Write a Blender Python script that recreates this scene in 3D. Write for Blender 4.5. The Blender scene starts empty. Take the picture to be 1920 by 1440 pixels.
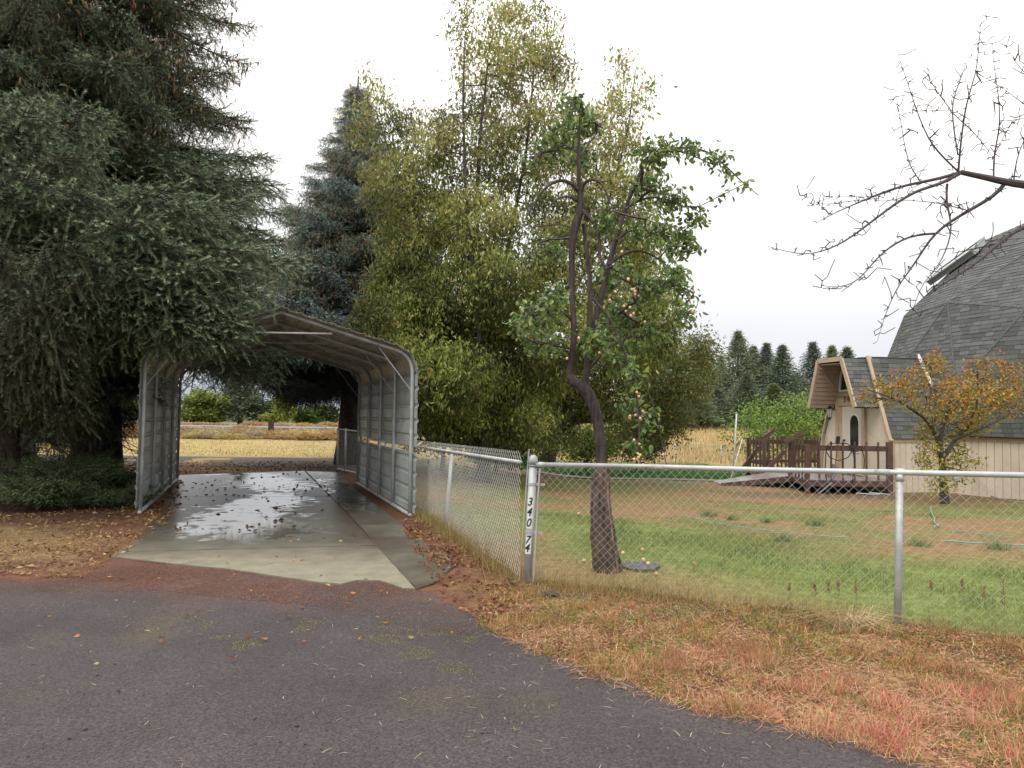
import bpy, math, random
import numpy as np
from mathutils import Vector, Matrix
from mathutils.geometry import delaunay_2d_cdt
random.seed(7); rng = np.random.default_rng(7)
S = bpy.context.scene; COL = S.collection
# ------------------------------------------------------------------ camera, sky, light
F = 1400.0; PITCH = math.atan(62 / F); ROLL = math.radians(0.8); CAMZ = 1.5
cd = bpy.data.cameras.new('camera'); cam = bpy.data.objects.new('camera', cd); COL.objects.link(cam)
cd.sensor_width = 36; cd.lens = 36 * F / 1920; cd.clip_start = 0.05; cd.clip_end = 5000
CM = Matrix.Rotation(math.pi / 2 + PITCH, 3, 'X') @ Matrix.Rotation(ROLL, 3, 'Z')
cam.matrix_world = Matrix.Translation((0, 0, CAMZ)) @ CM.to_4x4()
S.camera = cam
W = bpy.data.worlds.new('World'); S.world = W; W.use_nodes = True
nt = W.node_tree; nt.nodes.clear()
SUN_EL, SUN_AZ = math.radians(52), math.radians(-35)
o_ = nt.nodes.new('ShaderNodeOutputWorld'); bg = nt.nodes.new('ShaderNodeBackground')
sky = nt.nodes.new('ShaderNodeTexSky'); sky.sky_type = 'NISHITA'; sky.sun_disc = False
sky.sun_elevation = SUN_EL; sky.sun_rotation = SUN_AZ
tc = nt.nodes.new('ShaderNodeTexCoord'); sp = nt.nodes.new('ShaderNodeSeparateXYZ')
nt.links.new(tc.outputs['Generated'], sp.inputs[0])
# overcast cloud deck: brighter towards the zenith, soft cloud noise (values are divided by the 0.1 strength below)
mr = nt.nodes.new('ShaderNodeMapRange'); mr.inputs['From Min'].default_value = 0.0; mr.inputs['From Max'].default_value = 1.0
mr.inputs['To Min'].default_value = 7.9; mr.inputs['To Max'].default_value = 32.0
pw = nt.nodes.new('ShaderNodeMath'); pw.operation = 'POWER'; pw.inputs[1].default_value = 1.3; pw.use_clamp = True
mxz = nt.nodes.new('ShaderNodeMath'); mxz.operation = 'MAXIMUM'; mxz.inputs[1].default_value = 0.0
nt.links.new(sp.outputs['Z'], mxz.inputs[0]); nt.links.new(mxz.outputs[0], pw.inputs[0]); nt.links.new(pw.outputs[0], mr.inputs['Value'])
ns = nt.nodes.new('ShaderNodeTexNoise'); ns.inputs['Scale'].default_value = 1.6; ns.inputs['Detail'].default_value = 3
mp = nt.nodes.new('ShaderNodeMapping'); mp.inputs['Scale'].default_value = (1, 1, 3.5)
nt.links.new(tc.outputs['Generated'], mp.inputs[0]); nt.links.new(mp.outputs[0], ns.inputs['Vector'])
mr2 = nt.nodes.new('ShaderNodeMapRange'); mr2.inputs['From Min'].default_value = .3; mr2.inputs['From Max'].default_value = .7
mr2.inputs['To Min'].default_value = .90; mr2.inputs['To Max'].default_value = 1.10
nt.links.new(ns.outputs[0], mr2.inputs['Value'])
mm = nt.nodes.new('ShaderNodeMath'); mm.operation = 'MULTIPLY'
nt.links.new(mr.outputs[0], mm.inputs[0]); nt.links.new(mr2.outputs[0], mm.inputs[1])
tint = nt.nodes.new('ShaderNodeMix'); tint.data_type = 'RGBA'; tint.inputs['A'].default_value = (.955, .985, 1.05, 1); tint.inputs['B'].default_value = (1.03, 1.0, .965, 1)
tr_ = nt.nodes.new('ShaderNodeMapRange'); tr_.inputs['From Min'].default_value = .02; tr_.inputs['From Max'].default_value = .35; nt.links.new(sp.outputs['Z'], tr_.inputs['Value']); nt.links.new(tr_.outputs[0], tint.inputs['Factor'])
cc = nt.nodes.new('ShaderNodeVectorMath'); cc.operation = 'SCALE'; nt.links.new(tint.outputs['Result'], cc.inputs[0])
nt.links.new(mm.outputs[0], cc.inputs['Scale'])
mx = nt.nodes.new('ShaderNodeMix'); mx.data_type = 'RGBA'; mx.inputs['Factor'].default_value = 0.93
nt.links.new(sky.outputs[0], mx.inputs['A']); nt.links.new(cc.outputs[0], mx.inputs['B'])
nt.links.new(mx.outputs['Result'], bg.inputs['Color']); bg.inputs['Strength'].default_value = 0.1
nt.links.new(bg.outputs[0], o_.inputs[0])
sl = bpy.data.lights.new('sun', 'SUN'); so = bpy.data.objects.new('sun', sl); COL.objects.link(so)
sl.energy = 1.2; sl.angle = math.radians(25); sl.color = (1.0, 0.96, 0.9)
so.location = (0, 0, 30)
sd = Vector((math.sin(SUN_AZ) * math.cos(SUN_EL), -math.cos(SUN_AZ) * math.cos(SUN_EL), math.sin(SUN_EL)))
so.rotation_euler = sd.to_track_quat('Z', 'Y').to_euler()
S.view_settings.view_transform = 'Standard'; S.view_settings.look = 'None'
S.view_settings.exposure = 0.0; S.view_settings.gamma = 1.0; S.view_settings.use_curve_mapping = False
S.render.engine = 'CYCLES'
S.cycles.max_bounces = 8; S.cycles.transparent_max_bounces = 8; S.cycles.use_denoising = True

# ------------------------------------------------------------------ measuring helpers (photo pixel -> place in the world)
CMn = np.array(CM)
def ray(px, py): return CMn @ np.array([(px - 960) / F, -(py - 720) / F, -1.0])
def at(px, py, Y):
    d = ray(px, py); return np.array([0, 0, CAMZ]) + d * (Y / d[1])
def gp(px, py, z=0.0):
    d = ray(px, py); return np.array([0, 0, CAMZ]) + d * ((z - CAMZ) / d[2])

# ------------------------------------------------------------------ numpy noise
def _hash(i, j, s):
    h = (i * 374761393 + j * 668265263 + s * 2147483647) & 0xffffffff
    h = ((h ^ (h >> 13)) * 1274126177) & 0xffffffff
    return ((h ^ (h >> 16)) & 0xffff) / 65535.0
def vnoise(x, y, s=0):
    x = np.asarray(x, float); y = np.asarray(y, float)
    i = np.floor(x).astype(np.int64); j = np.floor(y).astype(np.int64); u = x - i; v = y - j
    u = u * u * (3 - 2 * u); v = v * v * (3 - 2 * v)
    return (_hash(i, j, s) * (1 - u) + _hash(i + 1, j, s) * u) * (1 - v) + (_hash(i, j + 1, s) * (1 - u) + _hash(i + 1, j + 1, s) * u) * v
def fbm(x, y, sc, oc=4, s=0):
    t = 0; a = .5; n = 0
    for k in range(oc):
        t = t + a * vnoise(x / sc + 17.3 * k, y / sc - 9.1 * k, s + k); n += a; a *= .5; sc *= .5
    return t / n
def sstep(a, b, x):
    t = np.clip((np.asarray(x, float) - a) / (b - a), 0, 1); return t * t * (3 - 2 * t)
def sdist(x, y, poly):          # signed distance, positive inside
    x = np.asarray(x, float); y = np.asarray(y, float)
    d = np.full(x.shape, 1e9); ins = np.zeros(x.shape, bool); n = len(poly)
    for k in range(n):
        ax, ay = poly[k][:2]; bx, by = poly[(k + 1) % n][:2]
        ex, ey = bx - ax, by - ay; wx, wy = x - ax, y - ay
        t = np.clip((wx * ex + wy * ey) / (ex * ex + ey * ey + 1e-12), 0, 1)
        d = np.minimum(d, (wx - ex * t) ** 2 + (wy - ey * t) ** 2)
        c = ((ay > y) != (by > y)) & (x < (bx - ax) * (y - ay) / ((by - ay) if by != ay else 1e-9) + ax)
        ins ^= c
    d = np.sqrt(d); return np.where(ins, d, -d)
def lerp(a, b, t): return a * (1 - t[..., None]) + np.asarray(b) * t[..., None]

# ------------------------------------------------------------------ materials
def mat(name, color=(.5, .5, .5), rough=.6, metal=0, vcol=False, nscale=0, namt=.3, bump=0, bscale=None, transl=0, objvar=0, spec=.5, stretch=None):
    m = bpy.data.materials.new(name); m.use_nodes = True; t = m.node_tree; b = t.nodes['Principled BSDF']
    b.inputs['Roughness'].default_value = rough; b.inputs['Metallic'].default_value = metal
    b.inputs['Specular IOR Level'].default_value = spec
    if vcol:
        a = t.nodes.new('ShaderNodeVertexColor'); a.layer_name = 'col'; src = a.outputs['Color']
    else:
        a = t.nodes.new('ShaderNodeRGB'); a.outputs[0].default_value = (*color, 1); src = a.outputs[0]
    co = t.nodes.new('ShaderNodeTexCoord'); cs = co.outputs['Object']
    if stretch:
        mp_ = t.nodes.new('ShaderNodeMapping'); mp_.inputs['Scale'].default_value = stretch; t.links.new(cs, mp_.inputs[0]); cs = mp_.outputs[0]
    def mul(src, fac_socket):
        v = t.nodes.new('ShaderNodeVectorMath'); v.operation = 'SCALE'
        t.links.new(src, v.inputs[0]); t.links.new(fac_socket, v.inputs['Scale']); return v.outputs[0]
    def nz(sc, det, lo, hi, f0=.3, f1=.7):
        n = t.nodes.new('ShaderNodeTexNoise'); n.inputs['Scale'].default_value = sc; n.inputs['Detail'].default_value = det
        t.links.new(cs, n.inputs['Vector'])
        r = t.nodes.new('ShaderNodeMapRange'); r.inputs['From Min'].default_value = f0; r.inputs['From Max'].default_value = f1
        r.inputs['To Min'].default_value = lo; r.inputs['To Max'].default_value = hi
        t.links.new(n.outputs[0], r.inputs['Value']); return r.outputs[0], n.outputs[0]
    if nscale:
        r, _ = nz(nscale, 5, 1 - namt, 1 + namt); src = mul(src, r)
    if objvar:
        oi = t.nodes.new('ShaderNodeObjectInfo'); r = t.nodes.new('ShaderNodeMapRange')
        r.inputs['To Min'].default_value = 1 - objvar; r.inputs['To Max'].default_value = 1 + objvar
        t.links.new(oi.outputs['Random'], r.inputs['Value']); src = mul(src, r.outputs[0])
    t.links.new(src, b.inputs['Base Color'])
    if bump:
        _, n = nz(bscale or nscale or 20, 6, 0, 1)
        bp = t.nodes.new('ShaderNodeBump'); bp.inputs['Strength'].default_value = bump; bp.inputs['Distance'].default_value = .02
        t.links.new(n, bp.inputs['Height']); t.links.new(bp.outputs[0], b.inputs['Normal'])
    if transl:
        out = t.nodes['Material Output']; tr = t.nodes.new('ShaderNodeBsdfTranslucent'); ms = t.nodes.new('ShaderNodeMixShader')
        t.links.new(src, tr.inputs['Color']); ms.inputs[0].default_value = transl
        t.links.new(b.outputs[0], ms.inputs[1]); t.links.new(tr.outputs[0], ms.inputs[2]); t.links.new(ms.outputs[0], out.inputs[0])
    m['b'] = 1
    return m
M = {}
M['ground'] = mat('ground', vcol=True, rough=.9, nscale=9, namt=.35, bump=.9, bscale=14, spec=.2)
M['grassblade'] = mat('grass_blade', vcol=True, rough=.6, transl=.25, spec=.3)
M['litter'] = mat('dead_leaf', vcol=True, rough=.7, transl=.15, spec=.25)
M['leaf'] = mat('leaf', vcol=True, rough=.5, transl=.32, spec=.35)
M['needle'] = mat('needle', vcol=True, rough=.55, transl=.1, spec=.3)
M['bark'] = mat('spruce_bark', (.06, .045, .038), .9, nscale=14, namt=.5, bump=1.0, bscale=18)
M['bark_light'] = mat('spruce_bark_pale', (.17, .125, .10), .9, nscale=14, namt=.5, bump=1.0, bscale=18)
M['plumbark'] = mat('plum_bark', vcol=True, rough=.75, nscale=26, namt=.75, bump=1.0, bscale=34, stretch=(1, 1, .16))
M['bark_grey'] = mat('grey_bark', (.06, .051, .044), .85, nscale=12, namt=.4, bump=.6, bscale=16)
M['twig'] = mat('bare_twig', (.062, .052, .052), .8, nscale=20, namt=.3)
M['galv'] = mat('galvanised_steel', (.40, .42, .42), .52, metal=.22, nscale=6, namt=.22, bump=.1, bscale=30)
M['wire'] = mat('galvanised_wire', (.42, .42, .40), .5, metal=.25, nscale=8, namt=.15)
M['sheet'] = mat('painted_sheet_steel', (.42, .46, .44), .45, metal=.25, nscale=2.2, namt=.22, bump=.06, bscale=5)
M['roofsheet'] = mat('weathered_roof_sheet', (.42, .375, .31), .5, metal=.2, nscale=3.6, namt=.55)
M['white'] = mat('white_paint', (.75, .75, .73), .5)
M['stone'] = mat('cinder_stone', (.085, .09, .095), .9, nscale=25, namt=.4, bump=.8, bscale=30, objvar=.4)
M['shingle'] = mat('asphalt_shingle', vcol=True, rough=.9, nscale=60, namt=.25, bump=.3, bscale=120, spec=.3)
M['shingle_one'] = mat('asphalt_shingle_piece', (.105, .112, .108), .9, nscale=60, namt=.25, bump=.3, bscale=120, objvar=.3, spec=.3)
M['underlay'] = mat('roof_underlay', (.04, .04, .042), .9, nscale=8, namt=.2)
M['siding'] = mat('cream_siding', (.62, .545, .44), .65, nscale=3, namt=.08, objvar=.04, bump=.12, bscale=60)
M['trim'] = mat('tan_trim', (.46, .355, .24), .6, nscale=5, namt=.1)
M['soffit'] = mat('tan_soffit', (.40, .30, .23), .6, nscale=5, namt=.08, objvar=.05)
M['door'] = mat('cream_door', (.62, .57, .47), .5)
M['glass'] = mat('dark_glass', (.02, .025, .025), .06, spec=.8)
M['blackmetal'] = mat('black_metal', (.02, .02, .02), .4)
M['lampglass'] = mat('lantern_glass', (.55, .55, .5), .2)
M['deck'] = mat('brown_deck_paint', (.10, .056, .042), .6, nscale=7, namt=.3, bump=.2, bscale=40, objvar=.18)
M['deckfloor'] = mat('weathered_deck_floor', (.20, .165, .165), .3, nscale=5, namt=.3)
M['hose'] = mat('green_hose', (.15, .33, .26), .5)
M['blackrubber'] = mat('black_rubber', (.012, .012, .012), .5)
M['digit'] = mat('black_print', (.008, .008, .008), .5)
M['plaque'] = mat('white_sticker', (.62, .64, .64), .5, nscale=20, namt=.06)
M['rust'] = mat('rust_brown_number', (.16, .06, .04), .6)
M['fruit'] = mat('pale_plum', (.66, .42, .25), .45, objvar=.3, nscale=12, namt=.2)
M['timber'] = mat('dark_timber', (.04, .025, .02), .9, nscale=8, namt=.3)
M['hill'] = mat('hill', (.20, .23, .27), 1.0, nscale=.02, namt=.15)  # blue-grey base colour stands in for distance haze
M['aluminium'] = mat('dull_aluminium', (.28, .31, .31), .5, metal=.2)

# road and slab materials with their own node detail
def noise_node(t, co, sc, det=4, space='Object'):
    n = t.nodes.new('ShaderNodeTexNoise'); n.inputs['Scale'].default_value = sc; n.inputs['Detail'].default_value = det
    t.links.new(co.outputs[space], n.inputs['Vector']); return n.outputs[0]
def maprange(t, src, a, b, c, d):
    r = t.nodes.new('ShaderNodeMapRange'); t.links.new(src, r.inputs['Value'])
    for k, v in zip(('From Min', 'From Max', 'To Min', 'To Max'), (a, b, c, d)): r.inputs[k].default_value = v
    return r.outputs[0]
def make_road_mat():
    m = bpy.data.materials.new('cinder_gravel'); m.use_nodes = True; t = m.node_tree; b = t.nodes['Principled BSDF']
    co = t.nodes.new('ShaderNodeTexCoord'); a = t.nodes.new('ShaderNodeVertexColor'); a.layer_name = 'col'
    f = maprange(t, noise_node(t, co, 70, 5), .3, .7, .55, 1.45)
    g = maprange(t, noise_node(t, co, 1.1, 6), .3, .7, .80, 1.2)
    vo = t.nodes.new('ShaderNodeTexVoronoi'); vo.inputs['Scale'].default_value = 95; t.links.new(co.outputs['Object'], vo.inputs['Vector'])
    spk = maprange(t, vo.outputs['Color'], .0, 1.0, .7, 1.35)
    mu = t.nodes.new('ShaderNodeMath'); mu.operation = 'MULTIPLY'; t.links.new(f, mu.inputs[0]); t.links.new(g, mu.inputs[1])
    mu2 = t.nodes.new('ShaderNodeMath'); mu2.operation = 'MULTIPLY'; t.links.new(mu.outputs[0], mu2.inputs[0]); t.links.new(spk, mu2.inputs[1])
    v = t.nodes.new('ShaderNodeVectorMath'); v.operation = 'SCALE'; t.links.new(a.outputs['Color'], v.inputs[0]); t.links.new(mu2.outputs[0], v.inputs['Scale'])
    t.links.new(v.outputs[0], b.inputs['Base Color']); b.inputs['Roughness'].default_value = .8; b.inputs['Specular IOR Level'].default_value = .3
    bp = t.nodes.new('ShaderNodeBump'); bp.inputs['Strength'].default_value = .8; bp.inputs['Distance'].default_value = .012
    t.links.new(vo.outputs['Distance'], bp.inputs['Height']); t.links.new(bp.outputs[0], b.inputs['Normal'])
    return m
def make_slab_mat():
    # vertex colour r = amount of standing water, g = dampness, b = dirt
    m = bpy.data.materials.new('wet_concrete'); m.use_nodes = True; t = m.node_tree; b = t.nodes['Principled BSDF']
    co = t.nodes.new('ShaderNodeTexCoord'); a = t.nodes.new('ShaderNodeVertexColor'); a.layer_name = 'col'
    s = t.nodes.new('ShaderNodeSeparateColor'); t.links.new(a.outputs['Color'], s.inputs[0])
    n1 = noise_node(t, co, 4.5, 8); n2 = noise_node(t, co, 80, 4)
    ad = t.nodes.new('ShaderNodeMath'); ad.operation = 'ADD'; t.links.new(s.outputs['Red'], ad.inputs[0]); t.links.new(maprange(t, n1, .3, .7, -.34, .34), ad.inputs[1])
    wet = maprange(t, ad.outputs[0], .42, .66, 0, 1)
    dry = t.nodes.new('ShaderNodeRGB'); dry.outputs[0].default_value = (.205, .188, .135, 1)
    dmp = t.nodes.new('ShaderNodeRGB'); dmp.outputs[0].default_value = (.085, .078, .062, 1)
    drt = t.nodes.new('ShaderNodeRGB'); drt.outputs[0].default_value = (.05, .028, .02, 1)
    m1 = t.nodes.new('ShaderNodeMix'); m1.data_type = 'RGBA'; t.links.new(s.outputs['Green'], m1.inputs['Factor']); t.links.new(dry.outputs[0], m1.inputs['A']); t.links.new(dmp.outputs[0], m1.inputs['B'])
    m2 = t.nodes.new('ShaderNodeMix'); m2.data_type = 'RGBA'; t.links.new(s.outputs['Blue'], m2.inputs['Factor']); t.links.new(m1.outputs['Result'], m2.inputs['A']); t.links.new(drt.outputs[0], m2.inputs['B'])
    f = maprange(t, n2, .3, .7, .78, 1.22); f2 = maprange(t, n1, .25, .75, .75, 1.25)
    mu = t.nodes.new('ShaderNodeMath'); mu.operation = 'MULTIPLY'; t.links.new(f, mu.inputs[0]); t.links.new(f2, mu.inputs[1])
    v = t.nodes.new('ShaderNodeVectorMath'); v.operation = 'SCALE'; t.links.new(m2.outputs['Result'], v.inputs[0]); t.links.new(mu.outputs[0], v.inputs['Scale'])
    t.links.new(v.outputs[0], b.inputs['Base Color'])
    rd = maprange(t, s.outputs['Green'], 0, 1, .6, .3)
    rm = t.nodes.new('ShaderNodeMix'); rm.data_type = 'FLOAT'; t.links.new(wet, rm.inputs['Factor']); t.links.new(rd, rm.inputs['A']); rm.inputs['B'].default_value = .06
    t.links.new(rm.outputs['Result'], b.inputs['Roughness'])
    bp = t.nodes.new('ShaderNodeBump'); bp.inputs['Distance'].default_value = .002
    t.links.new(maprange(t, wet, 0, 1, .5, .035), bp.inputs['Strength']); t.links.new(n2, bp.inputs['Height']); t.links.new(bp.outputs[0], b.inputs['Normal'])
    return m
M['road'] = make_road_mat(); M['slab'] = make_slab_mat()

# ------------------------------------------------------------------ object helpers
def tag(o, label=None, cat=None, group=None, kind=None):
    if label: o['label'] = label
    if cat: o['category'] = cat
    if group: o['group'] = group
    if kind: o['kind'] = kind
    return o
def empty(name, loc=(0, 0, 0), label=None, cat=None, group=None):
    o = bpy.data.objects.new(name, None); COL.objects.link(o); o.location = Vector(loc); o.empty_display_size = .2
    return tag(o, label, cat, group)
def link(name, me, parent=None, m=None):
    o = bpy.data.objects.new(name, me); COL.objects.link(o)
    if m is not None and not me.materials: me.materials.append(m)
    if parent is not None:
        o.parent = parent; o.matrix_parent_inverse = Matrix.Identity(4)
    return o
class MB:
    """collects geometry given in world coordinates; origin is subtracted at build time"""
    def __init__(s): s.v = []; s.f = []; s.c = []; s.mi = []; s.n = 0
    def add(s, v, f, c=(.5, .5, .5), mi=0):
        v = np.asarray(v, float).reshape(-1, 3); f = np.asarray(f, np.int64)
        c = np.asarray(c, float)
        if c.ndim == 1: c = np.tile(c, (len(v), 1))
        s.v.append(v); s.c.append(c); s.f.append(f + s.n); s.mi.append(np.full(len(f), mi)); s.n += len(v); return s
    def box(s, c, sz, ax=None, col=(.5, .5, .5)):
        c = np.asarray(c, float); h = np.asarray(sz, float) / 2
        A = np.eye(3) if ax is None else np.array([np.asarray(a, float) / np.linalg.norm(a) for a in ax])
        q = np.array([[x, y, z] for x in (-1, 1) for y in (-1, 1) for z in (-1, 1)]) * h
        return s.add(c + q @ A, [[0, 1, 3, 2], [4, 6, 7, 5], [0, 4, 5, 1], [2, 3, 7, 6], [0, 2, 6, 4], [1, 5, 7, 3]], col)
    def beam(s, a, b, w, h, up=(0, 0, 1), col=(.5, .5, .5)):
        a = np.asarray(a, float); b = np.asarray(b, float); d = b - a; L = np.linalg.norm(d); d /= L
        u = np.asarray(up, float); sx = np.cross(d, u)
        if np.linalg.norm(sx) < 1e-4: sx = np.cross(d, (1, 0, 0))
        sx /= np.linalg.norm(sx); u = np.cross(sx, d)
        return s.box((a + b) / 2, (L, w, h), (d, sx, u), col)
    def tube(s, pts, r, n=8, caps=True, col=(.5, .5, .5), lump=0):
        p = np.asarray(pts, float); k = len(p); r = np.broadcast_to(np.asarray(r, float), (k,))
        T = np.gradient(p, axis=0); T /= np.linalg.norm(T, axis=1)[:, None] + 1e-12
        u = np.cross(T[0], (0, 0, 1)); 
        if np.linalg.norm(u) < .1: u = np.cross(T[0], (0, 1, 0))
        u /= np.linalg.norm(u); U = []
        for i in range(k):
            u = u - T[i] * (u @ T[i]); u /= np.linalg.norm(u) + 1e-12; U.append(u)
        U = np.array(U); V = np.cross(T, U); an = np.arange(n) * 2 * math.pi / n
        rr = r[:, None] * (1 + lump * (rng.random((k, n)) - .5)) if lump else np.repeat(r[:, None], n, 1)
        v = p[:, None] + (U[:, None] * np.cos(an)[None, :, None] + V[:, None] * np.sin(an)[None, :, None]) * rr[..., None]
        i = np.arange(k - 1)[:, None] * n; j = np.arange(n)[None]; j2 = (j + 1) % n
        f = np.stack([i + j, i + j2, i + n + j2, i + n + j], -1).reshape(-1, 4)
        cv = np.asarray(col, float)
        if cv.ndim == 2: cv = np.repeat(cv, n, 0)
        s.add(v, f, cv)
        if caps and n >= 3:
            b0 = s.n - k * n
            s.f.append(np.array([[b0 + q for q in range(n)][::-1]])); s.mi.append(np.zeros(1, int))
            s.f.append(np.array([[b0 + (k - 1) * n + q for q in range(n)]])); s.mi.append(np.zeros(1, int))
        return s
    def poly(s, pts, th, nrm, col=(.5, .5, .5)):     # slab: polygon extruded by th against nrm
        p = np.asarray(pts, float); n = len(p); nn = np.asarray(nrm, float); nn /= np.linalg.norm(nn)
        v = np.concatenate([p, p - nn * th]); s.add(v, [list(range(n))], col); b = s.n - 2 * n
        s.f.append(np.array([[b + n + q for q in range(n)][::-1]])); s.mi.append(np.zeros(1, int))
        s.f.append(np.array([[b + q, b + n + q, b + n + (q + 1) % n, b + (q + 1) % n] for q in range(n)])); s.mi.append(np.zeros(n, int)); return s
    def mesh(s, name, mats, origin=(0, 0, 0), smooth=False):
        V = np.concatenate(s.v) - np.asarray(origin, float); Cc = np.concatenate(s.c)
        li = np.concatenate([f.ravel() for f in s.f]); cnt = np.concatenate([np.full(len(f), f.shape[1]) for f in s.f])
        me = bpy.data.meshes.new(name); me.vertices.add(len(V)); me.vertices.foreach_set('co', V.ravel().astype(np.float32))
        me.loops.add(len(li)); me.loops.foreach_set('vertex_index', li.astype(np.int32))
        me.polygons.add(len(cnt)); st = np.concatenate([[0], np.cumsum(cnt)[:-1]])
        me.polygons.foreach_set('loop_start', st.astype(np.int32))
        if not isinstance(mats, (list, tuple)): mats = [mats]
        for m in mats: me.materials.append(m)
        me.polygons.foreach_set('material_index', np.concatenate(s.mi).astype(np.int32))
        me.polygons.foreach_set('use_smooth', np.full(len(cnt), smooth))
        at_ = me.color_attributes.new('col', 'FLOAT_COLOR', 'POINT')
        at_.data.foreach_set('color', np.concatenate([Cc, np.ones((len(Cc), 1))], 1).ravel().astype(np.float32))
        me.update(calc_edges=True); me.validate(); return me
    def build(s, name, mats, parent=None, origin=None, smooth=False):
        if origin is None: origin = tuple(parent.matrix_world.translation) if parent is not None and False else ((parent_loc(parent)) if parent is not None else (0, 0, 0))
        me = s.mesh(name, mats, origin, smooth); o = link(name, me, parent)
        if parent is None: o.location = origin
        return o
def parent_loc(p):
    l = Vector((0, 0, 0))
    while p is not None: l = l + p.location; p = p.parent
    return tuple(l)
def rot_axes(d):
    d = np.asarray(d, float); d = d / (np.linalg.norm(d, axis=-1, keepdims=True) + 1e-12)
    a = np.cross(d, np.array([0, 0, 1.0])); bad = np.linalg.norm(a, axis=-1) < 1e-3; a[bad] = (1, 0, 0)
    a /= np.linalg.norm(a, axis=-1, keepdims=True); return d, a, np.cross(a, d)
def add_leaves(mb, P, D, L, Wd, C, six=False):
    n = len(P)
    if n == 0: return
    d, a, b = rot_axes(D); th = rng.random(n) * 2 * math.pi
    s_ = a * np.cos(th)[:, None] + b * np.sin(th)[:, None]; nn = np.cross(d, s_)
    L = np.broadcast_to(L, (n,))[:, None]; Wd = np.broadcast_to(Wd, (n,))[:, None]; fold = .25
    if six:
        pts = [P, P + d * L * .3 + s_ * Wd * .48 + nn * Wd * fold, P + d * L * .7 + s_ * Wd * .42 + nn * Wd * fold, P + d * L - nn * L * .12,
               P + d * L * .7 - s_ * Wd * .42 + nn * Wd * fold, P + d * L * .3 - s_ * Wd * .48 + nn * Wd * fold]
        v = np.stack(pts, 1); i = np.arange(n)[:, None] * 6
        f = np.concatenate([i + np.array([[0, 1, 2, 3]]), i + np.array([[0, 3, 4, 5]])]); k = 6
    else:
        v = np.stack([P, P + d * L * .45 + s_ * Wd * .5 + nn * Wd * fold, P + d * L, P + d * L * .45 - s_ * Wd * .5 + nn * Wd * fold], 1); k = 4
        i = np.arange(n)[:, None] * 4; f = i + np.array([[0, 1, 2, 3]])
    mb.add(v, f, np.repeat(C, k, 0))
def add_blades(mb, P, H, lean, Wd, C, tipC=None):
    n = len(P); th = rng.random(n) * 2 * math.pi; s_ = np.stack([np.cos(th), np.sin(th), 0 * th], 1)
    ph = rng.random(n) * 2 * math.pi; ld = np.stack([np.cos(ph), np.sin(ph), 0 * ph], 1) * (lean * H)[:, None]
    Wd = np.broadcast_to(Wd, (n,))[:, None]; up = np.array([0, 0, 1.0])
    v = np.stack([P - s_ * Wd / 2, P + s_ * Wd / 2, P + ld + up * H[:, None] * np.sqrt(np.clip(1 - lean ** 2, .05, 1))[:, None]], 1)
    f = np.arange(n)[:, None] * 3 + np.array([[0, 1, 2]])
    Cc = np.repeat(C, 3, 0).reshape(n, 3, 3).copy(); 
    if tipC is not None: Cc[:, 2] = tipC
    mb.add(v, f, Cc.reshape(-1, 3))
# ------------------------------------------------------------------ terrain
def px_poly(pts, z=0.0): return [tuple(gp(x, y, z)[:2]) for x, y in pts]
SLAB_FRONT = [(208, 1046), (300, 1057), (430, 1070), (600, 1095), (640, 1098), (670, 1091), (712, 1091), (755, 1106), (778, 1107)]
SLAB_MAIN = px_poly(SLAB_FRONT + [(644, 958), (570, 884), (337, 892), (325, 915), (290, 975), (262, 1010)])
SLAB_SIDE = px_poly([(781, 1106), (815, 1092), (852, 1060), (842, 1040), (800, 1018), (770, 996), (735, 970), (660, 912), (634, 886), (574, 884), (647, 958)])
ROAD = [(-30, -6), (-30, gp(0, 1078)[1])] + px_poly([(-700, 1075), (-200, 1082), (0, 1085), (60, 1091), (150, 1084), (190, 1062), (208, 1046)] + SLAB_FRONT[1:] +
        [(815, 1112), (850, 1135), (868, 1146), (900, 1158), (912, 1178), (960, 1200), (1000, 1224), (1060, 1240), (1100, 1264), (1180, 1286), (1300, 1330), (1420, 1352), (1600, 1392), (1720, 1432), (1900, 1478), (2300, 1570)]) + [(14, -6)]
FN0 = gp(988, 1092)[:2]; FN1 = gp(1682, 1175)[:2]
def height(x, y):
    x = np.asarray(x, float); y = np.asarray(y, float)
    drop = -.42 * sstep(9, 21, y) - .58 * sstep(21, 43, y) + 2.0 * sstep(44, 112, y) + 1.5 * sstep(112, 300, y)
    h = drop * sstep(-2.5, 2.5, x - .02 * y)
    rd = np.maximum(np.maximum(sdist(x, y, ROAD), sdist(x, y, SLAB_MAIN)), sdist(x, y, SLAB_SIDE))
    k = sstep(.0, .9, -rd) * sstep(120, 30, y)
    return h + k * ((fbm(x, y, 1.1, 4, 3) - .45) * .07) - .012 * sstep(-.25, 0, rd)
def zt(x, y): return float(height(np.array([x]), np.array([y]))[0])
def grid_axis(lo, hi, step, far):
    a = list(np.arange(lo, hi, step)); s = step; v = hi
    while v < far: a.append(v); s *= 1.18; v += s
    s = step; v = lo - step
    while v > -far: a.insert(0, v); s *= 1.18; v -= s
    return np.array(a)
gx = grid_axis(-11, 9, .1, 900); gy = grid_axis(3, 26, .1, 1500); gy = gy[gy > -40]
X, Y = np.meshgrid(gx, gy, indexing='ij')
Z = height(X, Y)
def fence_side(x, y):            # >0 beyond the front fence (yard side)
    ex, ey = FN1 - FN0; return (ex * (y - FN0[1]) - ey * (x - FN0[0])) / math.hypot(ex, ey)
YARD_GREEN = px_poly([(1010, 1055), (1060, 960), (1300, 985), (1420, 1010), (1500, 1052), (1700, 1060), (2300, 1055), (2300, 1230), (1700, 1180), (1500, 1150), (1200, 1100)])
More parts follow.
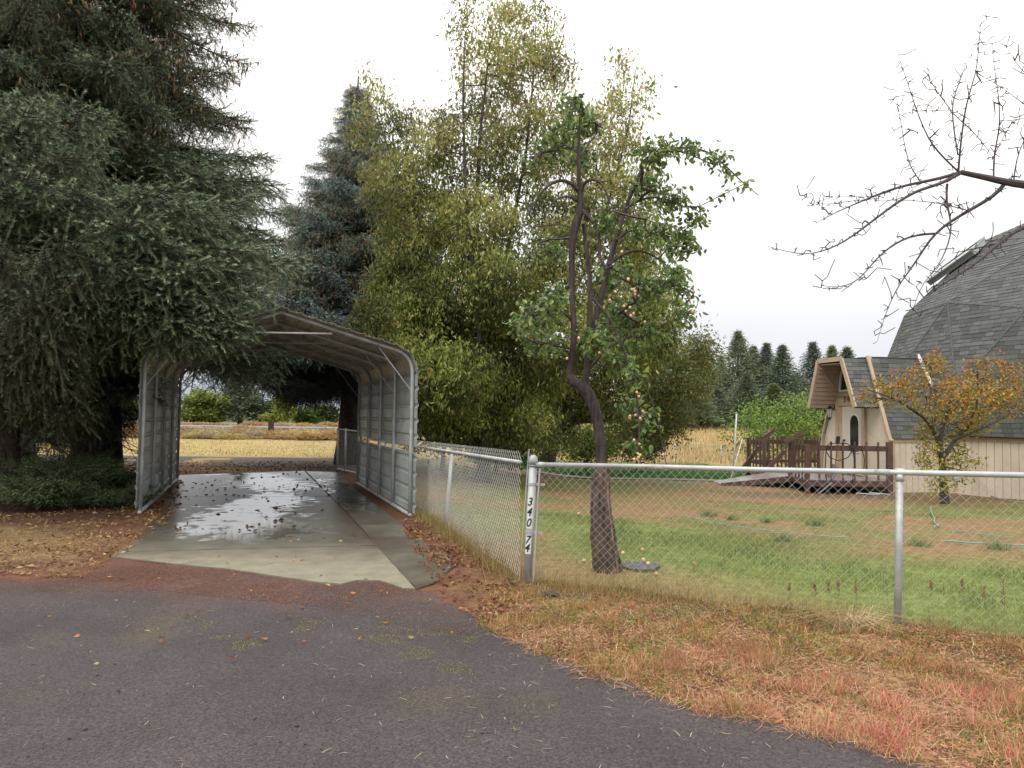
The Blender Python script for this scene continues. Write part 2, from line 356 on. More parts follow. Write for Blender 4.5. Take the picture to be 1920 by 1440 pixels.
LAWN = [tuple(at(1000, 905, 24.8)[:2]), tuple(at(1360, 912, 24.0)[:2]), (10.2, 24.5), (11, 43), (-1, 43), (-1.5, 25)]
def ground_color(x, y):
    n1 = fbm(x, y, 2.2, 4, 11); n2 = fbm(x, y, .55, 4, 23); n3 = fbm(x, y, 8.0, 3, 31)
    c = lerp(np.broadcast_to((.26, .185, .072), x.shape + (3,)), (.36, .26, .115), n2)          # dry field
    c = lerp(c, (.23, .19, .075), sstep(.45, .7, n3) * .7)
    yard = sstep(-.15, .25, fence_side(x, y)) * sstep(-1.1, -.6, x + (y - 6.8) * .33 - .2) * sstep(45, 41, y)
    yc = lerp(np.broadcast_to((.17, .135, .05), x.shape + (3,)), (.21, .125, .062), sstep(.35, .65, n2))
    yc = lerp(yc, (.12, .15, .042), sstep(.47, .62, n1) * .8)
    yc = lerp(yc, (.135, .17, .045), sstep(-.5, .5, sdist(x, y, YARD_GREEN) + (n1 - .5) * 1.2))
    yc = lerp(yc, (.23, .17, .075), sstep(1.6, .5, fence_side(x, y) + (n2 - .5) * .8) * sstep(3.2, 1.2, x) * .85)
    yc = lerp(yc, (.10, .065, .04), sstep(17, 18.5, y) * sstep(20.5, 19.5, y) * sstep(5, 6, x) * .7)
    yc = lerp(yc, (.045, .105, .022), sstep(-.3, .3, sdist(x, y, LAWN) + (n2 - .5) * .5))
    # darker green-brown ground along the left run of fence
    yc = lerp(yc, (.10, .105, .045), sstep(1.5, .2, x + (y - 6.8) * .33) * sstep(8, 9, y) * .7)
    c = lerp(c, yc, yard)
    front = sstep(.25, -.1, fence_side(x, y)) * sstep(-.6, .2, x - gp(870, 1140)[0] + .3)
    vc = lerp(np.broadcast_to((.24, .14, .06), x.shape + (3,)), (.30, .15, .08), sstep(.38, .6, n1))
    vc = lerp(vc, (.19, .16, .05), sstep(.46, .6, n2) * .7)
    vc = lerp(vc, (.07, .055, .045), sstep(.52, .66, fbm(x, y, .32, 3, 29)) * .85)
    pink = sstep(-.9, -1.9, fence_side(x, y))
    vc = lerp(vc, (.36, .18, .12), pink * .75)
    c = lerp(c, vc, front)
    # spruce duff left of and behind the slab
    duff = sstep(1.2, 0, x + 4.0 + (y - 7.7) * .33 + (n2 - .5) * .8) * sstep(20.5, 19.2, y + (n1 - .5) * 1.5) * sstep(-26, -18, x)
    dc = lerp(np.broadcast_to((.075, .04, .028), x.shape + (3,)), (.115, .058, .035), n2)
    straw = sstep(10.2, 8.9, y + (n2 - .5) * 1.6) * sstep(-3.6, -4.7, x + (n1 - .5)) * sstep(7.35, 7.9, y + (n2 - .5) * .6)
    dc = lerp(dc, (.21, .145, .07), straw * .8)
    c = lerp(c, dc, duff)
    rd = np.maximum(np.maximum(sdist(x, y, ROAD), sdist(x, y, SLAB_MAIN)), sdist(x, y, SLAB_SIDE))
    near = sstep(.9, .15, -rd + (n2 - .5) * .9) * sstep(.9, -.1, x) 
    c = lerp(c, (.125, .055, .036), near * .9)
    back = sstep(19.4, 19.9, y) * sstep(23.0, 21.5, y + (n2 - .5) * 2) * sstep(-2, -3, x)
    c = lerp(c, (.115, .062, .035), back * .9)
    verge2 = sstep(25.5, 27, y) * sstep(-1, -3, x)
    c = lerp(c, (.33, .25, .105), verge2 * sstep(43, 40, y) * .8)
    c = lerp(c, (.22, .17, .10), verge2 * sstep(40, 43, y) * .8)
    lush = sstep(112, 120, y); c = lerp(c, (.09, .09, .04), lush)
    return c
Cg = ground_color(X, Y)
nx, ny = X.shape
mb = MB(); idx = np.arange(nx * ny).reshape(nx, ny)
fq = np.stack([idx[:-1, :-1], idx[1:, :-1], idx[1:, 1:], idx[:-1, 1:]], -1).reshape(-1, 4)
mb.add(np.stack([X, Y, Z], -1).reshape(-1, 3), fq, Cg.reshape(-1, 3))
tag(mb.build('ground', M['ground'], smooth=True), 'dry grassy ground around the driveway and yard', kind='structure')

def cdt_sheet(poly, step, zf, colf, dens=None, rim=0.0):
    """flat sheet over a polygon with interior points so that vertex colours have detail; optional skirt"""
    P = []
    for k in range(len(poly)):
        a = np.array(poly[k]); b = np.array(poly[(k + 1) % len(poly)]); L = np.linalg.norm(b - a)
        n = max(1, int(min(L, 60) / max(step, L / 120 if L > 12 else step)))
        for q in range(n):
            p = a + (b - a) * q / n; P.append(p)
    P = np.array(P); nb = len(P)
    x0, y0 = P.min(0); x1, y1 = P.max(0)
    x0 = max(x0, -9); x1 = min(x1, 9); y0 = max(y0, 1.5)
    gx_, gy_ = np.meshgrid(np.arange(x0, x1, step), np.arange(y0, y1, step), indexing='ij')
    q = np.stack([gx_.ravel(), gy_.ravel()], 1) + rng.uniform(-.2, .2, (gx_.size, 2)) * step
    q = q[sdist(q[:, 0], q[:, 1], poly) > step * .6]
    A = np.concatenate([P, q])
    r = delaunay_2d_cdt([Vector(p) for p in A], [], [list(range(nb))], 1, 1e-6)
    V = np.array([tuple(v) for v in r[0]]); T = np.array([f for f in r[2] if len(f) == 3])
    z = zf(V[:, 0], V[:, 1]); m = MB(); m.add(np.column_stack([V, z]), T, colf(V[:, 0], V[:, 1]))
    if rim:
        zb = zf(P[:, 0], P[:, 1]); n = nb; c = colf(P[:, 0], P[:, 1])
        v = np.concatenate([np.column_stack([P, zb]), np.column_stack([P, zb - rim])]); i = np.arange(n); j = (i + 1) % n
        m.add(v, np.stack([i, j, j + n, i + n], 1), np.concatenate([c, c]))
    return m
def ragged(poly, amp, step=.12, s=0, lim=25):
    out = []
    for k in range(len(poly)):
        a = np.array(poly[k]); b = np.array(poly[(k + 1) % len(poly)]); L = np.linalg.norm(b - a); n = max(1, int(min(L / step, 200))) if L < lim else 1
        nr = np.array([b[1] - a[1], a[0] - b[0]]) / (L + 1e-9)
        for q in range(n):
            p = a + (b - a) * q / n
            if n > 1: p = p + nr * (float(fbm(np.array([p[0]]), np.array([p[1]]), .5, 4, s)[0]) - .5) * amp
            out.append(tuple(p))
    return out
def road_color(x, y):
    n = fbm(x, y, 1.4, 4, 5); n2 = fbm(x, y, .35, 4, 8)
    c = lerp(np.broadcast_to((.071, .060, .061), x.shape + (3,)), (.055, .047, .047), n)
    # reddish needle litter lying near the slab and the verge
    d = -sdist(x, y, SLAB_MAIN); d2 = np.minimum(d, -sdist(x, y, SLAB_SIDE))
    red = sstep(1.5, .0, d2 + (n - .5) * 2.2 + (n2 - .5) * 1.6)
    c = lerp(c, (.125, .058, .042), red * (.55 + .4 * n2))
    redl = sstep(.8, 0, gp(0, 1085)[1] - y + (n - .5) * .7) * sstep(-2, -4, x)
    c = lerp(c, (.11, .052, .038), redl * .8)
    c = lerp(c, (.10, .085, .045), sstep(.62, .72, fbm(x, y, .5, 3, 77)) * sstep(3.6, 4.4, y) * sstep(6.2, 5.4, y) * sstep(-3.5, -2, x) * .5)
    return c
ROADR = ragged(ROAD, .12, s=4)
o = cdt_sheet(ROADR, .11, lambda x, y: 0 * x + .004, road_color).build('gravel_road', M['road'])
tag(o, 'dark grey cinder gravel road in the foreground', kind='structure')

def slab_color(x, y):
    n = fbm(x, y, 1.3, 4, 41); n2 = fbm(x, y, .4, 4, 43)
    cl = px_poly([(380, 1030), (330, 985), (400, 960), (360, 915), (420, 888), (560, 888), (560, 960), (545, 1010), (470, 1035)])
    water = sstep(-.7, .6, sdist(x, y, cl)) * .66 + (n - .5) * .8 + .09
    tail = sstep(7.8, 9.6, y); water = water * tail + (n - .5) * .2
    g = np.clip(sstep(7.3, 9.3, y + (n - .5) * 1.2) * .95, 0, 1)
    dirt = sstep(.30, -.05, sdist(x, y, SLAB_MAIN) + (n2 - .5) * .5) * .55 * sstep(8.2, 9, y) + sstep(.6, .75, n2) * .35 * sstep(9, 10, y)
    axis = x + 4.4 + (y - 10.95) * .345
    dirt = dirt + sstep(1.1, .1, axis + (n - .5) * .8) * sstep(9.4, 10.6, y) * .55
    lit_ = sstep(-.35, .35, sdist(x, y, px_poly([(325, 945), (335, 896), (430, 893), (470, 912), (455, 935), (400, 950)])) + (n2 - .5) * .9); dirt = np.maximum(dirt, lit_ * .9); water = water - lit_ * .6
    return np.stack([np.clip(water, 0, 1), g, np.clip(dirt, 0, 1)], -1)
def side_color(x, y):
    n = fbm(x, y, .9, 4, 51); n2 = fbm(x, y, .35, 4, 53)
    return np.stack([np.clip(sstep(10.5, 12.5, y) * .35 + (n - .5) * .9 + .05, 0, 1), np.full(x.shape, .85), np.clip((n2 - .35) * 1.5, 0, .6)], -1)
drive = empty('driveway', (0, 0, 0)); drive['kind'] = 'structure'; drive['label'] = 'concrete driveway slabs running under the carport'
# slabs of the main strip, parted by recessed joints
jn = [px_poly([(120, 1040.5), (760, 1024)]), px_poly([(240, 934), (700, 933)])]
def clip(poly, a, b, keep):
    a = np.array(a); b = np.array(b); nrm = np.array([-(b - a)[1], (b - a)[0]]) * keep; nrm = nrm / np.linalg.norm(nrm); out = []
    for k in range(len(poly)):
        p = np.array(poly[k]); q = np.array(poly[(k + 1) % len(poly)]); dp = (p - a) @ nrm - .013; dq = (q - a) @ nrm - .013
        if dp >= 0: out.append(tuple(p))
        if dp * dq < 0: t = dp / (dp - dq); out.append(tuple(p + (q - p) * t))
    return out
zs = lambda x, y: 0 * x + .018
sl_front = clip(SLAB_MAIN, *jn[0], -1); rest = clip(SLAB_MAIN, *jn[0], 1); sl_mid = clip(rest, *jn[1], -1); sl_back = clip(rest, *jn[1], 1)
for k, pl in enumerate((sl_front, sl_mid, sl_back)):
    cdt_sheet(pl, .1, zs, slab_color, rim=.05).build('slab', M['slab'], drive)
sd_poly = ragged(SLAB_SIDE, .05, .1, 9)
cdt_sheet(sd_poly, .1, lambda x, y: 0 * x + .008, side_color, rim=.05).build('slab', M['slab'], drive)['label'] = 'dark weathered side strip of the driveway'
m = MB(); m.poly([(p[0], p[1], .0035) for p in SLAB_MAIN], .03, (0, 0, 1), (0, 1, .8)); m.build('joint_bed', M['slab'], drive)

def strip(name, pts, z, m, colf, label, w):
    mb = MB(); P = np.array(pts, float); T = np.gradient(P, axis=0); T /= np.linalg.norm(T, axis=1)[:, None]; N = np.stack([-T[:, 1], T[:, 0]], 1)
    L = P + N * w / 2; R_ = P - N * w / 2; V = np.concatenate([L, R_]); n = len(P); i = np.arange(n - 1)
    zz = height(V[:, 0], V[:, 1]) + z
    mb.add(np.column_stack([V, zz]), np.stack([i, i + n, i + n + 1, i + 1], 1), colf(V[:, 0], V[:, 1]))
    return tag(mb.build(name, m), label, kind='structure')
def dr_col(x, y):
    n = fbm(x, y, 1.5, 4, 61); return lerp(np.broadcast_to((.085, .07, .07), x.shape + (3,)), (.11, .08, .065), n)
xs = np.arange(-40, -2.2, .5)
strip('dirt_road', [(x, 23.6 + .4 * math.sin(x * .1)) for x in xs], .012, M['road'], dr_col, 'dirt track crossing behind the carport', 4.2)
xs = np.arange(-120, 3, 1.5)
strip('paved_road', [(x, 62) for x in xs], .42, M['road'], lambda x, y: np.broadcast_to((.17, .18, .20), x.shape + (3,)), 'grey paved road beyond the sagebrush', 7)
pth = [at(px, py, 24.2)[:2] for px, py in ((1000, 903), (1060, 904), (1120, 906), (1180, 907), (1250, 909), (1310, 910), (1365, 912))]
strip('garden_path', pth, .02, M['road'], lambda x, y: np.broadcast_to((.22, .20, .165), x.shape + (3,)), 'pale concrete path between brown yard and green lawn', .75)
# distant hill seen through the carport, haze painted as blue-grey
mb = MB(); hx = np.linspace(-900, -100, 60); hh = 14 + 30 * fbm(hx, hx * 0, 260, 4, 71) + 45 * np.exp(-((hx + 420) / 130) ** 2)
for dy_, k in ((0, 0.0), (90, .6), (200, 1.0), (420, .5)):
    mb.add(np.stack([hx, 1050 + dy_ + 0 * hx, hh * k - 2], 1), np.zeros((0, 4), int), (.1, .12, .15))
n = len(hx); i = np.arange(n - 1)
mb.f.append(np.concatenate([np.stack([i + k * n, i + k * n + 1, i + k * n + 1 + n, i + k * n + n], 1) for k in range(3)])); mb.mi.append(np.zeros(3 * (n - 1), int))
tag(mb.build('hills', M['hill'], smooth=True), 'low hill painted haze-blue on the far horizon', kind='structure')

# ------------------------------------------------------------------ carport
cFL, cFR, cRL, cRR = gp(262, 965), gp(768, 970), gp(332, 902), gp(670, 908)
def cp(s, v, z):      # s 0..1 across (left to right), v 0..1 front to back
    a = cFL * (1 - v) + cRL * v; b = cFR * (1 - v) + cRR * v
    p = a * (1 - s) + b * s; return np.array([p[0], p[1], z + .012])
CW = 3.93
def profile():
    """(s in metres across, z): left leg, bend, slope, peak, slope, bend, right leg"""
    zl, R_, pk = 2.14, .34, 3.0
    sl = math.atan2(pk - (zl + R_ * .9), CW / 2 - R_ * .5)
    pts = [(0, 0), (0, 1.0), (0, zl)]
    for k in range(1, 7):
        a = (math.pi / 2 - sl) * k / 6; pts.append((R_ * (1 - math.cos(a)), zl + R_ * math.sin(a)))
    sx, sz = pts[-1]
    pts += [(sx + (CW / 2 - .1 - sx) * t, sz + (pk - .035 - sz) * t) for t in (.33, .66, 1)]
    half = pts + [(CW / 2 - .04, pk - .01)]
    return half + [(CW / 2, pk)] + [(CW - a, b) for a, b in half[::-1]]
PR = np.array(profile())
cport = empty('carport', tuple(cp(.5, .5, 0)), 'open-ended metal carport with corrugated sides and peaked roof over the driveway', 'carport')
for k in range(5):
    v = k / 4; m = MB(); m.tube([cp(a / CW, v, b) for a, b in PR], .03, 8); m.build('frame_hoop', M['galv'], cport, smooth=True)
    if k in (0, 1, 4, 2, 3):
        for sgn in (0, 1):
            q = lambda s_, z: cp((CW - s_) / CW if sgn else s_ / CW, v + .004, z)
            m = MB(); m.tube([q(.01, 1.86), q(.50, 2.50)], .008, 6); m.build('corner_brace', M['galv'], cport)
for s_, nm in ((0, 'l'), (1, 'r')):
    m = MB(); m.tube([cp(s_, -.012, .025), cp(s_, 1.012, .025)], .028, 8); m.build('base_rail', M['galv'], cport, smooth=True)
for k, (v, z) in enumerate(((.015, 2.70), (.27, 2.68), (.52, 2.66), (.77, 2.66))):
    rise = (z - 2.46) / .54
    sa = .17 + .30 * rise; m = MB(); m.tube([cp(sa, v, z), cp(1 - sa, v, z)], .012 if k else .014, 6)
    b = m.build('tie_rod', M['white'] if k == 0 else M['galv'], cport)
    if k == 0: b['label'] = 'white rod across the front roof peak'
# wall and roof sheets: ribs run front to back
def rib_sheet(path, v0, v1, name, m, ribs=.228, thick=.003, off=.037, ragged_=0.0, label=None):
    """path = list of (s,z) in the cross-section; the sheet follows it, offset outward"""
    P = np.array(path, float); L = np.concatenate([[0], np.cumsum(np.linalg.norm(np.diff(P, axis=0), axis=1))])
    t = [0.0]; k = .04
    while k < L[-1]:
        for d_ in (0, .022, .05, .072):
            if k + d_ < L[-1]: t.append(k + d_)
        k += ribs
    t.append(L[-1]); t = np.array(sorted(set(t)))
    hgt = np.zeros(len(t)); 
    for q, tt in enumerate(t):
        ph = (tt - .04) % ribs
        if tt >= .04 and (abs(ph - .022) < 1e-3 or abs(ph - .05) < 1e-3): hgt[q] = .019
    xs_ = np.interp(t, L, P[:, 0]); zs_ = np.interp(t, L, P[:, 1])
    T = np.stack([np.gradient(xs_, t), np.gradient(zs_, t)], 1); T /= np.linalg.norm(T, axis=1)[:, None]
    N = np.stack([-T[:, 1], T[:, 0]], 1)
    mb = MB(); rows = []
    nv = 7; vs = np.linspace(v0, v1, nv)
    for side in (0, thick):
        for v in vs:
            for q in range(len(t)):
                h = off + hgt[q] + side; mb_p = (xs_[q] + N[q, 0] * h, zs_[q] + N[q, 1] * h); rows.append(cp(mb_p[0] / CW, v, mb_p[1]))
    nt_ = len(t); A = np.arange(nv * nt_).reshape(nv, nt_); B = A + nv * nt_
    f = np.concatenate([np.stack([A[:-1, :-1], A[:-1, 1:], A[1:, 1:], A[1:, :-1]], -1).reshape(-1, 4), np.stack([B[:-1, :-1], B[1:, :-1], B[1:, 1:], B[:-1, 1:]], -1).reshape(-1, 4),
                        np.stack([A[0, :-1], B[0, :-1], B[0, 1:], A[0, 1:]], -1), np.stack([A[-1, :-1], A[-1, 1:], B[-1, 1:], B[-1, :-1]], -1),
                        np.stack([A[:-1, 0], A[1:, 0], B[1:, 0], B[:-1, 0]], -1), np.stack([A[:-1, -1], B[:-1, -1], B[1:, -1], A[1:, -1]], -1)])
    mb.add(rows, f); o = mb.build(name, m, cport)
    if label: o['label'] = label
    return o
# left wall, path runs upward so that outward is to the left
for a, b, dv in ((.10, .84, 0), (.83, 1.57, .004), (1.56, 2.2, -.003)):
    rib_sheet([(0, a), (0, b)], -.032 + dv, 1.02 + dv, 'wall_panel', M['sheet'])
for a, b, dv in ((.94, .06, .004), (1.72, 1.03, -.002), (2.2, 1.70, .002)):
    rib_sheet([(CW, a), (CW, b)], -.034 + dv, 1.02 + dv, 'wall_panel', M['sheet'])
# roof sheets follow the hoop profile from bend to bend
Lp = np.concatenate([[0], np.cumsum(np.linalg.norm(np.diff(PR, axis=0), axis=1))]); z0 = 2.16; tot = Lp[-1]
n_r = 6; span = (tot - 2 * z0) / n_r
for k in range(n_r):
    a = z0 + k * span - .02; b = z0 + (k + 1) * span + .03; tt = np.concatenate([[a], Lp[(Lp > a + .01) & (Lp < b - .01)], [b]])
    pth_ = [(np.interp(q, Lp, PR[:, 0]), np.interp(q, Lp, PR[:, 1])) for q in tt]
    rib_sheet(pth_, -.035 + .004 * (k % 2), 1.03, 'roof_panel', M['roofsheet'], off=.038 + .003 * (k % 2))

# ------------------------------------------------------------------ chain link fences
def chain_mesh(mb, A, B, z0f, z1, cell=.073, r=.0017, top_knuckle=True):
    """woven diamonds between two ground points; every wire is a zigzag"""
    A = np.array(A[:2], float); B = np.array(B[:2], float); L = np.linalg.norm(B - A); d = (B - A) / L; nrm = np.array([-d[1], d[0]])
    nw = int(L / (cell / 2)); rows = 0
    for w in range(nw):
        x0 = w * cell / 2; base = A + d * x0; zb = z0f(*base); nseg = int((z1(base) - zb) / (cell / 2))
        k = np.arange(nseg + 1); zz = z1(base) - k * cell / 2
        ph = (k + w) % 2
        xx = x0 + ph * cell / 2 - (0 if w % 2 == 0 else 0)
        # neighbouring wires mirror one another so that the diamonds close
        dd = np.where(ph == 0, -1, 1) * .0016
        C_ = A[None] + d[None] * xx[:, None] + nrm[None] * dd[:, None]
        p = np.column_stack([C_, zz])
        if len(p) < 2: continue
        up = nrm; ring = []
        for an in (0, 2.1, 4.2):
            ring.append(p + np.array([nrm[0] * math.cos(an) * r + d[0] * math.sin(an) * r, nrm[1] * math.cos(an) * r + d[1] * math.sin(an) * r, 0]))
        v = np.stack(ring, 1).reshape(-1, 3); n = len(p); i = np.arange(n - 1)[:, None] * 3; j = np.arange(3)[None]; j2 = (j + 1) % 3
        f = np.stack([i + j, i + j2, i + 3 + j2, i + 3 + j], -1).reshape(-1, 4); mb.add(v, f)
def post(parent, a, b, r, cap=False):
    m = MB(); m.tube([a, b], r, 28 if cap else 14); o = m.build('post', M['galv'], parent, smooth=True)
    if cap:
        c = np.array(b); m = MB(); t = (np.array(b) - np.array(a)); t /= np.linalg.norm(t)
        m.tube([c - t * .045, c - t * .005, c + t * .02, c + t * .038, c + t * .046], [r * 1.13, r * 1.13, r * 1.0, r * .62, r * .12], 14)
        m.build('cap', M['galv'], o, smooth=True)
    return o
p1b = gp(988, 1094); p1t = at(1000, 862, p1b[1] + .02)
p2b = gp(1682, 1176); p2t = at(1687, 884, p2b[1] + .01)
dF = (p2b - p1b); dF[2] = 0; LF = np.linalg.norm(dF); dF /= LF
front_f = empty('chain_link_fence', tuple(p1b), 'galvanised chain link fence along the road side of the yard with numbered corner post', 'fence')
cpost = post(front_f, p1b - [0, 0, .1], p1t, .037, cap=True)
r1 = at(1012, 871, p1b[1] - .03); r2 = at(1687, 886, p2b[1]); r3 = r2 + (r2 - r1) * 1.05
railz = lambda b: float(r1[2] + (r2[2] - r1[2]) * (np.dot(np.array(b[:2]) - p1b[:2], dF[:2]) / LF))
m = MB(); m.tube([r1, r1 + (r2 - r1) * .34 + [0, 0, .004], r1 + (r2 - r1) * .66 + [0, 0, -.002], r2, r3], .0205, 12); m.build('top_rail', M['galv'], front_f, smooth=True)
for q in (.375, .96, 1.6):
    c = r1 + (r2 - r1) * q; dd = (r2 - r1) / np.linalg.norm(r2 - r1); m = MB(); m.tube([c - dd * .05, c + dd * .05], .0228, 12); m.build('rail_sleeve', M['galv'], front_f, smooth=True)
post(front_f, p2b - [0, 0, .1], p2t - [0, 0, .02], .026)
pe = p1b + dF * LF * 2.02; post(front_f, [pe[0], pe[1], -.1], [pe[0], pe[1], railz(pe) - .02], .026)
for c in (p2t, np.array([pe[0], pe[1], railz(pe)])):
    m = MB(); c = np.array(c); m.tube([c - [0, 0, .07], c - [0, 0, .02]], .031, 12); m.tube([c - dF * .03 + [0, 0, -.005], c + dF * .03 + [0, 0, -.005]], .027, 12); m.build('loop_cap', M['galv'], front_f, smooth=True)
m = MB(); chain_mesh(m, p1b + dF * .1, p1b + dF * LF * 1.99, lambda x, y: .03, lambda b: railz(b) - .005); o = m.build('wire_mesh', M['wire'], front_f); o['kind'] = 'stuff'
# tension bar, bands, ties
tb0 = p1b + dF * .095; tbt = at(1012, 878, tb0[1]); m = MB(); m.tube([[tb0[0] - .03, tb0[1], .02], tbt], .008, 6); m.build('tension_bar', M['galv'], front_f)
pdir = (p1t - p1b) / np.linalg.norm(p1t - p1b)
for py in (908, 998):
    f_ = (1094 - py) / (1094 - 862); c = p1b + (p1t - p1b) * f_; m = MB(); m.tube([c - pdir * .012, c + pdir * .012], .0405, 14)
    e = c + dF * .12; m.beam(c + dF * .03, e, .006, .022); m.tube([e - [.0, .02, 0], e + [.0, .02, 0]], .008, 6); m.build('brace_band', M['galv'], front_f)
m = MB(); c = p1b + (p1t - p1b) * .955; m.tube([c - pdir * .014, c + pdir * .014], .041, 14); m.tube([c + dF * .03, r1, r1 + dF * .05], [.018, .026, .024], 10); m.build('rail_end', M['galv'], front_f, smooth=True)
for q in np.arange(.12, 1.95, .155):
    c = r1 + (r2 - r1) * q; m = MB(); m.tube([c + [0, 0, -.03] + dF * .012, c + [0, -.0, .0] + np.array([0, -.024, 0]), c + [0, 0, .023], c + [0, .024, -.005]], .0016, 4); m.build('wire_tie', M['wire'], front_f)
for z in (.25, .5, .75): 
    m = MB(); c = p2b + (p2t - p2b) * z; m.tube([c + [-.03, -.005, 0], c + [0, -.029, .004], c + [.03, -.005, .008]], .0016, 4); m.build('wire_tie', M['wire'], front_f)
# white stickers and the italic numbers running down the post
perp = np.cross(pdir, [0, 1, 0]); perp /= np.linalg.norm(perp)
toC = np.array([-p1b[0] * .2 - .05, -1, 0]); toC -= pdir * (toC @ pdir); toC /= np.linalg.norm(toC); sx = np.cross(toC, pdir) * -1
if sx[0] < 0: sx = -sx
def on_post(u, zf, r):       # wrap: u metres sideways
    c = p1b + (p1t - p1b) * zf; a = u / .037; return c + toC * math.cos(a) * r + sx * math.sin(a) * r
def pf(py): return (1094 - py) / (1094 - 862)
for (ya, yb, bx0, bx1) in ((931, 991, -.034, .026), (1002, 1038, -.034, .022)):
    m = MB(); us = np.linspace(bx0, bx1, 9); zz = np.linspace(pf(yb), pf(ya), 5); V = [on_post(u, z, .0378) for z in zz for u in us]; A = np.arange(45).reshape(5, 9)
    m.add(V, np.stack([A[:-1, :-1], A[:-1, 1:], A[1:, 1:], A[1:, :-1]], -1).reshape(-1, 4)); m.build('number_sticker', M['plaque'], cpost)
def text_verts(ch, size, shear=.25, sub=False):
    c = bpy.data.curves.new('t', 'FONT'); c.body = ch; c.size = size; c.shear = shear; c.align_x = 'CENTER'; c.resolution_u = 3; c.offset = size * .016
    o = bpy.data.objects.new('t', c); COL.objects.link(o); bpy.context.view_layer.update()
    me = bpy.data.meshes.new_from_object(o.evaluated_get(bpy.context.evaluated_depsgraph_get()))
    if sub:
        import bmesh; bm = bmesh.new(); bm.from_mesh(me); bmesh.ops.triangulate(bm, faces=bm.faces[:])
        for _ in range(3): bmesh.ops.subdivide_edges(bm, edges=[e for e in bm.edges if e.calc_length() > size * .08], cuts=1, use_grid_fill=True); bmesh.ops.triangulate(bm, faces=bm.faces[:])
        bm.to_mesh(me); bm.free()
    V = np.array([v.co[:] for v in me.vertices]); Fc = [list(p.vertices) for p in me.polygons]
    bpy.data.objects.remove(o); bpy.data.meshes.remove(me); bpy.data.curves.remove(c); return V, Fc
PH = np.linalg.norm(p1t - p1b)
for ch, py, u0 in (('3', 948, -.012), ('4', 967, -.014), ('0', 987, -.014), ('7', 1019, -.016), ('4', 1034, -.018)):
    V, Fc = text_verts(ch, .105, .25, True); m = MB()
    W_ = np.array([on_post(v[0] * .85 + u0, pf(py) + v[1] / PH, .0394) for v in V])
    m.add(W_, np.zeros((0, 3), int))
    for f in Fc: m.f.append(np.array([f])); m.mi.append(np.zeros(1, int))
    o = m.build('number', M['digit'], cpost); o['label'] = 'black italic digit ' + ch
# left run of fence from the corner post back past the carport
dL = np.array([-.318, .948]); side_f = empty('chain_link_fence', tuple(p1b + [-.06, .1, 0]), 'older chain link fence running back beside the carport wall, mesh standing above its rail', 'fence')
s0 = p1b[:2] + np.array([-.07, .05]); lpb = gp(834, 992); dL = lpb[:2] - s0; dL /= np.linalg.norm(dL); LL = 10.6; s1 = s0 + dL * LL
rl0 = at(992, 867, s0[1]); rl1 = at(810, 841, 11.1); slope = (rl1[2] - rl0[2]) / (rl1[1] - rl0[1])
rz = lambda y: rl0[2] + slope * (y - rl0[1])
m = MB(); m.tube([[s0[0], s0[1], rz(s0[1])], [s0[0] + dL[0] * 5, s0[1] + dL[1] * 5, rz(s0[1] + 5 * dL[1])], [s1[0], s1[1], rz(s1[1])]], .018, 10); m.build('top_rail', M['galv'], side_f, smooth=True)
m = MB(); m.tube([[s0[0], s0[1], .0], at(992, 842, s0[1])], .0065, 6); m.build('tension_bar', M['galv'], side_f)
lpt = at(847, 851, lpb[1]); post(side_f, lpb - [0, 0, .1], lpt, .024)
for q in (6.4, 9.5): b = s0 + dL * q; post(side_f, [b[0], b[1], -.1], [b[0], b[1], rz(b[1])], .024)
m = MB(); chain_mesh(m, s0, s1, lambda x, y: .02, lambda b: rz(b[1]) + .10, r=.0019); o = m.build('wire_mesh', M['wire'], side_f); o['kind'] = 'stuff'
gb = [gp(632, 884), gp(641, 886), gp(668, 903)]
rear_f = empty('fence_gate', tuple(gb[1]), 'narrow chain link gate leaf standing at the rear right corner of the carport', 'gate')
g0 = np.array([gb[0][0], gb[0][1]]); g1 = s1
for b, h in ((g0, 1.15), (g0 + (g1 - g0) * .22, 1.15), (g1, 1.1)): post(rear_f, [b[0], b[1], 0], [b[0], b[1], h], .028)
m = MB(); m.tube([[g0[0], g0[1], 1.12], [g1[0], g1[1], 1.08]], .02, 8); m.build('top_rail', M['galv'], rear_f, smooth=True)
m = MB(); m.tube([[g0[0], g0[1], .08], [g1[0], g1[1], .08]], .02, 8); m.build('bottom_rail', M['galv'], rear_f, smooth=True)
m = MB(); chain_mesh(m, g0, g1, lambda x, y: .05, lambda b: 1.1, r=.0019); o = m.build('wire_mesh', M['wire'], rear_f); o['kind'] = 'stuff'
# far fence beyond the lawn
far_f = empty('chain_link_fence', (6, 42.8, -1), 'distant thin chain link fence between the green lawn and the dry field', 'fence')
fy = 42.8; zf = lambda x: zt(x, fy)
m = MB(); fx = np.arange(-1, 14.6, 2.6); m.tube([[x, fy, zf(x) + 1.1] for x in fx], .022, 6); m.build('top_rail', M['galv'], far_f)
for x in fx: post(far_f, [x, fy, zf(x) - .1], [x, fy, zf(x) + 1.12], .03)
m = MB(); chain_mesh(m, (-1, fy), (14, fy), lambda x, y: -1, lambda b: zf(6) + 1.1, cell=.14, r=.003); o = m.build('wire_mesh', M['wire'], far_f); o['kind'] = 'stuff'
